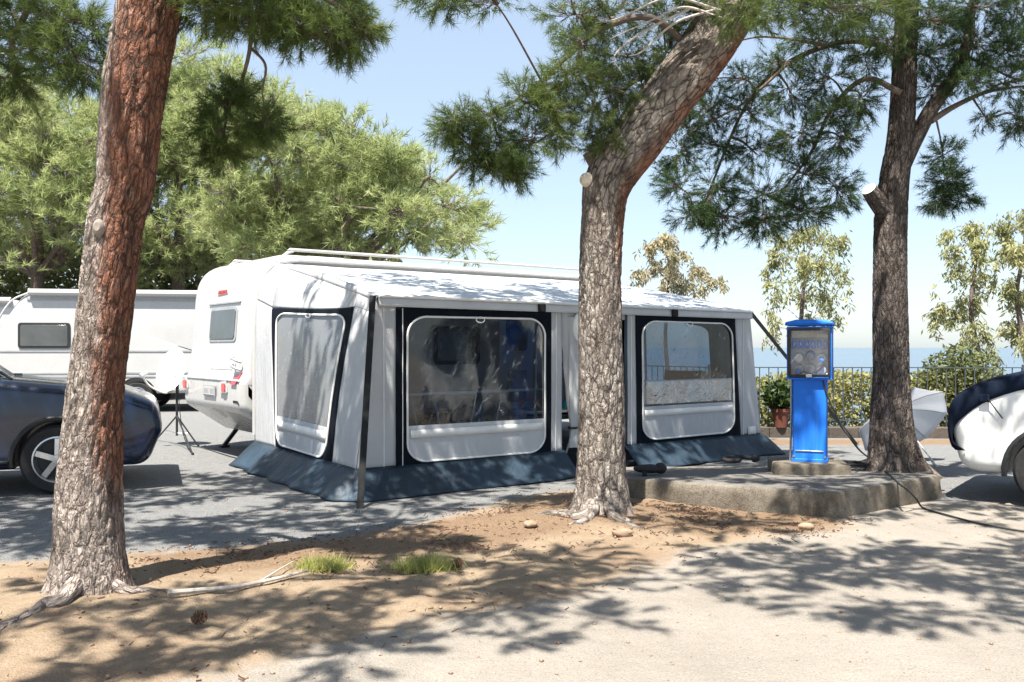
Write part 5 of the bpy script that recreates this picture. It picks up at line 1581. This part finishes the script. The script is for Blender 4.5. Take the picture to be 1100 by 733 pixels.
RT.px_clumps([(738, 138, 9.5, 18, 16, .6), (730, 165, 9.5, 18, 16, .7), (728, 200, 9.4, 18, 20, .8), (742, 232, 9.4, 20, 16), (762, 118, 9.4, 18, 16, .7), (770, 158, 9.5, 22, 18, .8), (768, 200, 9.3, 26, 22), (782, 236, 9.3, 26, 16), (800, 85, 9.4, 20, 16, .6), (806, 122, 9.3, 24, 18, .8), (812, 165, 9.5, 22, 18, .7), (818, 208, 9.3, 28, 22), (822, 240, 9.3, 26, 14), (842, 66, 9.2, 20, 16, .6), (850, 100, 9.4, 24, 18, .8), (858, 142, 9.2, 24, 18, .8), (866, 188, 9.3, 26, 20), (862, 226, 9.3, 26, 15), (888, 82, 9.3, 22, 18, .7), (895, 125, 9.2, 26, 18, .9), (905, 150, 9.2, 20, 14, .8), (902, 205, 9.3, 20, 16, .8), (925, 105, 9.2, 20, 16, .8), (930, 60, 9.3, 22, 18, .8), (880, 40, 9.3, 26, 16, .7), (960, 40, 9.0, 22, 20), (905, 20, 9.0, 30, 18, .8), (760, 85, 9.6, 14, 12, .3),
              (1000, 60, 9.2, 20, 18, .8), (1050, 45, 9.0, 28, 22, 1.2), (1085, 52, 9.0, 26, 22, 1.2), (1042, 82, 9.0, 22, 16), (1080, 90, 9.0, 26, 14, .8), (1000, 92, 9.3, 16, 18, .7), (1000, 20, 9.0, 28, 20), (1045, 5, 9.0, 34, 18), (1095, 10, 9.0, 34, 20), (1098, 128, 9.2, 14, 16, .7), (1060, 128, 9.2, 14, 8, .25), (1012, 168, 9.2, 12, 12, .5), (1018, 192, 9.2, 17, 13, .8), (1010, 215, 9.2, 14, 10, .6), (1034, 210, 9.2, 14, 9, .5), (970, -30, 9.0, 70, 26)],
             112, 36, .080, .0048, seg=.11, twr=.003)

# --- the upper crowns: spread above the frame, they throw the dappled shade
trees = [(LT, Vector((cl[-1][0], cl[-1][1], 0))), (MT, Vector((cm_[-1][0], cm_[-1][1], 0))), (RT, Vector((cr_[-1][0], cr_[-1][1], 0)))]
def shade(cx, cy, rx, ry, n, z=0.0, hlo=4.6, hhi=6.6, r=.46):
    out = []
    tries = 0
    while len(out) < n and tries < n * 30:
        tries += 1
        a = rng.random() * 2 * math.pi; q = math.sqrt(rng.random())
        g = Vector((cx + rx * q * math.cos(a), cy + ry * q * math.sin(a), z))
        h = rng.uniform(hlo, hhi)
        for _ in range(12):
            p = g + SUN * ((h - z) / SUN.z)
            if p.z > H + .395 * p.y + .45: break
            h += .3
        if all((p - o).length > .24 for o in out): out.append(p)
    return out
SH = []
SH += shade(-3.3, 8.5, 2.7, 2.1, 112)
SH += shade(-5.2, 9.4, 1.0, 1.2, 22, .8)                     # asphalt left, blue car
SH += shade(-1.3, 5.6, 1.5, .8, 20)                     # dirt by the grass
SH += shade(-.3, 5.0, 1.0, .8, 15)
SH += shade(.55, 6.0, .9, .5, 7)
SH += shade(2.1, 12.2, 2.0, 1.6, 50, 2.0)                # roof, right part
SH += shade(-.4, 10.7, 1.6, 1.1, 36, 2.1)                 # roof, left part
for t in np.linspace(.02, .98, 9):
    p = Fr(t, .5); SH += shade(p.x, p.y - .2, .45, .55, 7, .9)
SH += shade(-2.4, 9.9, .8, .9, 14, .9)                   # side wall
SH += shade(2.6, 9.0, 1.6, 1.0, 24, .2)                  # slab
SH += shade(2.9, 5.9, 1.6, 1.25, 40)
SH += shade(-2.0, 4.6, 1.0, .6, 14)                      # road right
SH += shade(4.9, 8.0, 1.0, 1.3, 18)                      # white car
SH += shade(4.0, 11.4, 1.9, 1.3, 18, .1)                 # terrace behind
SH += shade(1.4, 7.6, .7, .5, 6)
def hits(p, base, top, r):
    """does the clump at p throw its shade on the trunk between base and top?"""
    for k in range(5):
        q = base.lerp(top, k / 4)
        d = p - q; d = d - SUN * d.dot(SUN)
        if d.length < r: return True
    return False
SH = [p for p in SH if not (hits(p, TREE_L + Vector((0, 0, .3)), P(128, 230, YL), .42) and rng.random() < .75) and not (hits(p, TREE_M + Vector((0, 0, .3)), P(646, 230, YM), .42) and rng.random() < .6)
      and not (hits(p, P(965, 446, 11.5), P(985, 440, 11.5), .45) and rng.random() < .8) and not (hits(p, P(868, 490, 9.2), P(868, 345, 9.2), .34) and rng.random() < .8) and not (hits(p, P(800, 5, 6.4), P(950, 5, 6.3), .45) and rng.random() < .85) and not (hits(p, P(10, 40, 5.6), P(100, 40, 5.5), .4) and rng.random() < .6)]
for p in SH:
    best = min(trees, key=lambda q: (Vector((p.x, p.y, 0)) - q[1]).length)
    best[0].todo = getattr(best[0], 'todo', []) + [p]
for tr_, tp in trees:
    for p in sorted(getattr(tr_, 'todo', []), key=lambda p: (Vector((p.x, p.y, 0)) - tp).length):
        r = rng.uniform(.17, .38)
        tr_.clump(p, (r, r, r * .55), int(8 + 165 * r * r), 54, .10, .013, seg=.16, twr=.004, spread=.8)
    tr_.finish()

# --- pines in the sun behind the caravans
def in_poly(poly, n):
    xs_ = [p[0] for p in poly]; ys_ = [p[1] for p in poly]; out = []
    while len(out) < n:
        x = rng.uniform(min(xs_), max(xs_)); y = rng.uniform(min(ys_), max(ys_))
        if poly_sdf(np.array([x]), np.array([y]), poly)[0] > 0: out.append((x, y))
    return out
def far_pine(label, poly, Y, n, base_px, dy=2.4):
    b = P(base_px, 373, Y); b.z = gz(b.x, b.y)
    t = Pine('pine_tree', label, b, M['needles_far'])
    t.t['group'] = 'sunlit pines behind the caravans'
    cx_ = sum(p[0] for p in poly) / len(poly); cy_ = sum(p[1] for p in poly) / len(poly)
    ctr = P(cx_, cy_, Y)
    tc = limb(t.t, [b - Vector((0, 0, .2)), b + Vector((.2, 0, 1.2)), b.lerp(ctr, .5) + Vector((.1, 0, .4)), ctr, ctr + Vector((.3, .2, 1.2))], .24, .08, name='trunk', seg=12)
    t.add_nodes(tc[8:], .10)
    for k in range(11):
        a = k / 11 * 2 * math.pi + .4
        e = ctr + Vector((math.cos(a) * 3.6, math.sin(a) * 2.4, .9 * math.sin(k * 2.1)))
        c = limb(t.t, [tc[16], Vector(tc[16]).lerp(e, .5) + Vector((0, 0, -.2)), e], .09, .03); t.add_nodes(c[5:], .04)
    pts = [P(x, y, Y + rng.uniform(-dy, dy)) for x, y in in_poly(poly, n)]
    pts.sort(key=lambda p: (p - ctr).length)
    for p in pts:
        r = rng.uniform(.40, .85)
        t.clump(p, (r, r, r * .62), 44, 24, .24, .022, seg=.28, twr=.008, spread=.7, up=.55, droop=.0)
    t.finish()
far_pine('wide sunlit pine rising behind the white caravan roof', [(222, 150), (250, 118), (300, 112), (345, 130), (398, 156), (436, 172), (470, 200), (522, 238), (520, 262), (440, 262), (360, 262), (290, 275), (225, 275), (205, 240)], 23, 128, 330)
far_pine('sunlit pine behind the red trunk, left of the wide pine', [(150, 70), (185, 45), (222, 42), (248, 90), (240, 150), (225, 230), (205, 285), (130, 290), (120, 180)], 26, 82, 185)
far_pine('sunlit pine at the left edge behind the long caravan', [(-70, 110), (-20, 80), (40, 90), (95, 105), (130, 120), (125, 200), (120, 270), (40, 285), (-70, 290)], 25, 120, 30)
# shrubs under them
def far_shrub(label, px0, px1, ytop, Y, n, mat):
    t = thing('shrub', label, 'shrub', Vector((P((px0 + px1) / 2, 373, Y).x, Y, gz(P(px0, 373, Y).x, Y))), 'shrubs behind the caravans')
    a, b = P(px0, ytop, Y), P(px1, ytop, Y)
    x = rng.uniform(a.x, b.x, n); z = rng.random(n) ** .7 * (a.z - .2) + .2
    pt = np.stack([x, Y + rng.normal(size=n) * .7, z + .35 * np.array([noise.noise(Vector((v * .8, 1, Y))) for v in x])], 1)
    leaf_bush('foliage', mat, t, pt, .22, .11)
    MB().tube([((a.x + b.x) / 2, Y, -.1), ((a.x + b.x) / 2 + .1, Y, a.z * .6)], [.08, .03], 6).build('stem', M['limb'], t)
far_shrub('dark low shrub behind the long caravan left of the red trunk', -60, 110, 268, 28.5, 9000, M['bush'])
far_shrub('pale green shrub between the long caravan and the nearer white caravan', 130, 250, 262, 28, 8000, M['bush'])
far_shrub('green shrub directly behind the roof of the nearer white caravan', 250, 430, 262, 30, 8000, M['bush'])

# --- drooping light leaved trees beyond the railing
def weeping(label, bunches, Y, base_px, mat, L=.12, Wd=.034, dens=1.0):
    """bunches: (px, py, rx, ry, weight) of the hanging sprays"""
    b = P(base_px, 373, Y); b.z = gz(b.x, b.y)
    t = thing('drooping_tree', label, 'tree', b, 'drooping trees by the sea')
    tp = min(bunches, key=lambda q: q[1]); head = P(base_px + .5 * (tp[0] - base_px), tp[1] + 30, Y)
    tc = limb(t, [b - Vector((0, 0, .2)), b.lerp(head, .4) + Vector((.10, 0, 0)), b.lerp(head, .75) - Vector((.10, 0, 0)), head, P(tp[0], tp[1] + 6, Y)], .08, .012, name='trunk', seg=8)
    tc = tc[len(tc) // 3:]
    bs, ds = [], []; tw = []
    for px, py, rx, ry, wgt in bunches:
        c0 = np.array(P(px, py, Y + rng.uniform(-.8, .8)))
        d = np.linalg.norm(tc - c0, axis=1) + np.maximum(0, tc[:, 2] - c0[2]) * .4
        q = tc[int(np.argmin(d))]
        topc = c0 + np.array([0, 0, ry * Y / F * .7])
        c = catmull([q, (q + topc) / 2 + np.array([0, 0, .18]) + rng.normal(size=3) * .06, topc], 10)
        for a_, b_ in zip(c, c[1:]): tw.append(twig_tris(a_[None], b_[None], .010))
        ns = max(3, int(10 * wgt))
        for _ in range(ns):
            s0 = topc + rng.normal(size=3) * np.array([rx, rx, ry * .45]) * Y / F * .55
            hang = rng.uniform(.5, 1.5) * ry * Y / F
            e = s0 + np.array([rng.normal() * .10, rng.normal() * .10, -hang])
            c = catmull([topc, s0, (s0 + e) / 2 + rng.normal(size=3) * .05, e], 12)
            for a_, b_ in zip(c, c[1:]): tw.append(twig_tris(a_[None], b_[None], .0035))
            per = int(40 * dens * rng.uniform(.5, 1.4)); f = rng.random(per); k = (3 + f * 9).astype(int).clip(0, 11)
            bs.append(c[k] + rng.normal(size=(per, 3)) * .045); ds.append(nrmz(np.array([0, 0, -.8]) + unit(per) * .75))
    v = leaf_quads(np.concatenate(bs), np.concatenate(ds), L, Wd)
    np_mesh('crown', v, tri_idx(v, 4), mat, t)
    w_ = np.concatenate(tw); np_mesh('branches', w_, tri_idx(w_), M['limb'], t)
weeping('drooping pale leaved tree standing behind the blue service post', [(848, 262, 16, 14, 1), (872, 256, 18, 12, 1.2), (896, 266, 14, 14, .9), (835, 285, 12, 16, .8), (858, 290, 16, 18, 1.3), (884, 295, 16, 20, 1.3), (904, 300, 9, 16, .5), (842, 315, 12, 16, .8), (866, 325, 14, 18, 1.0), (890, 330, 12, 18, .8), (820, 345, 10, 14, .35), (838, 362, 9, 14, .5), (872, 355, 12, 16, .7), (826, 300, 8, 10, .3), (900, 350, 8, 12, .3)], 18.5, 862, M['euc'])
weeping('drooping tree with sparse olive leaves between the dark pine and the white car', [(1018, 256, 7, 10, .3), (1044, 252, 13, 12, 1.1), (1052, 272, 14, 14, 1.1), (1022, 278, 10, 12, .6), (1034, 300, 13, 18, .9), (1058, 305, 10, 18, .9), (1008, 338, 9, 14, .55), (1022, 345, 9, 14, .5), (1045, 335, 12, 18, 1.0), (1000, 350, 6, 12, .3), (1048, 365, 12, 16, .9), (1036, 390, 10, 12, .6), (1062, 385, 8, 14, .5)], 17.5, 1052, M['euc'])
weeping('drooping tree cut by the right edge above the white car', [(1082, 250, 12, 14, 1), (1100, 240, 12, 14, 1.1), (1120, 250, 14, 14, 1), (1078, 275, 9, 14, .7), (1096, 280, 12, 16, 1.1), (1112, 300, 12, 18, 1), (1084, 315, 9, 16, .7), (1100, 330, 12, 18, 1), (1090, 360, 10, 16, .8), (1108, 370, 12, 16, 1), (1130, 330, 14, 24, 1)], 17, 1098, M['euc'])
weeping('pale bleached tree rising behind the awning roof near the middle trunk', [(698, 268, 10, 10, .7), (715, 262, 10, 10, .9), (730, 280, 12, 12, 1), (708, 290, 12, 12, .9), (748, 296, 12, 10, .8), (766, 306, 10, 8, .6), (725, 304, 14, 12, 1), (690, 300, 8, 12, .5), (745, 316, 14, 10, .8)], 23, 722, M['euc_pale'], L=.15, Wd=.045)
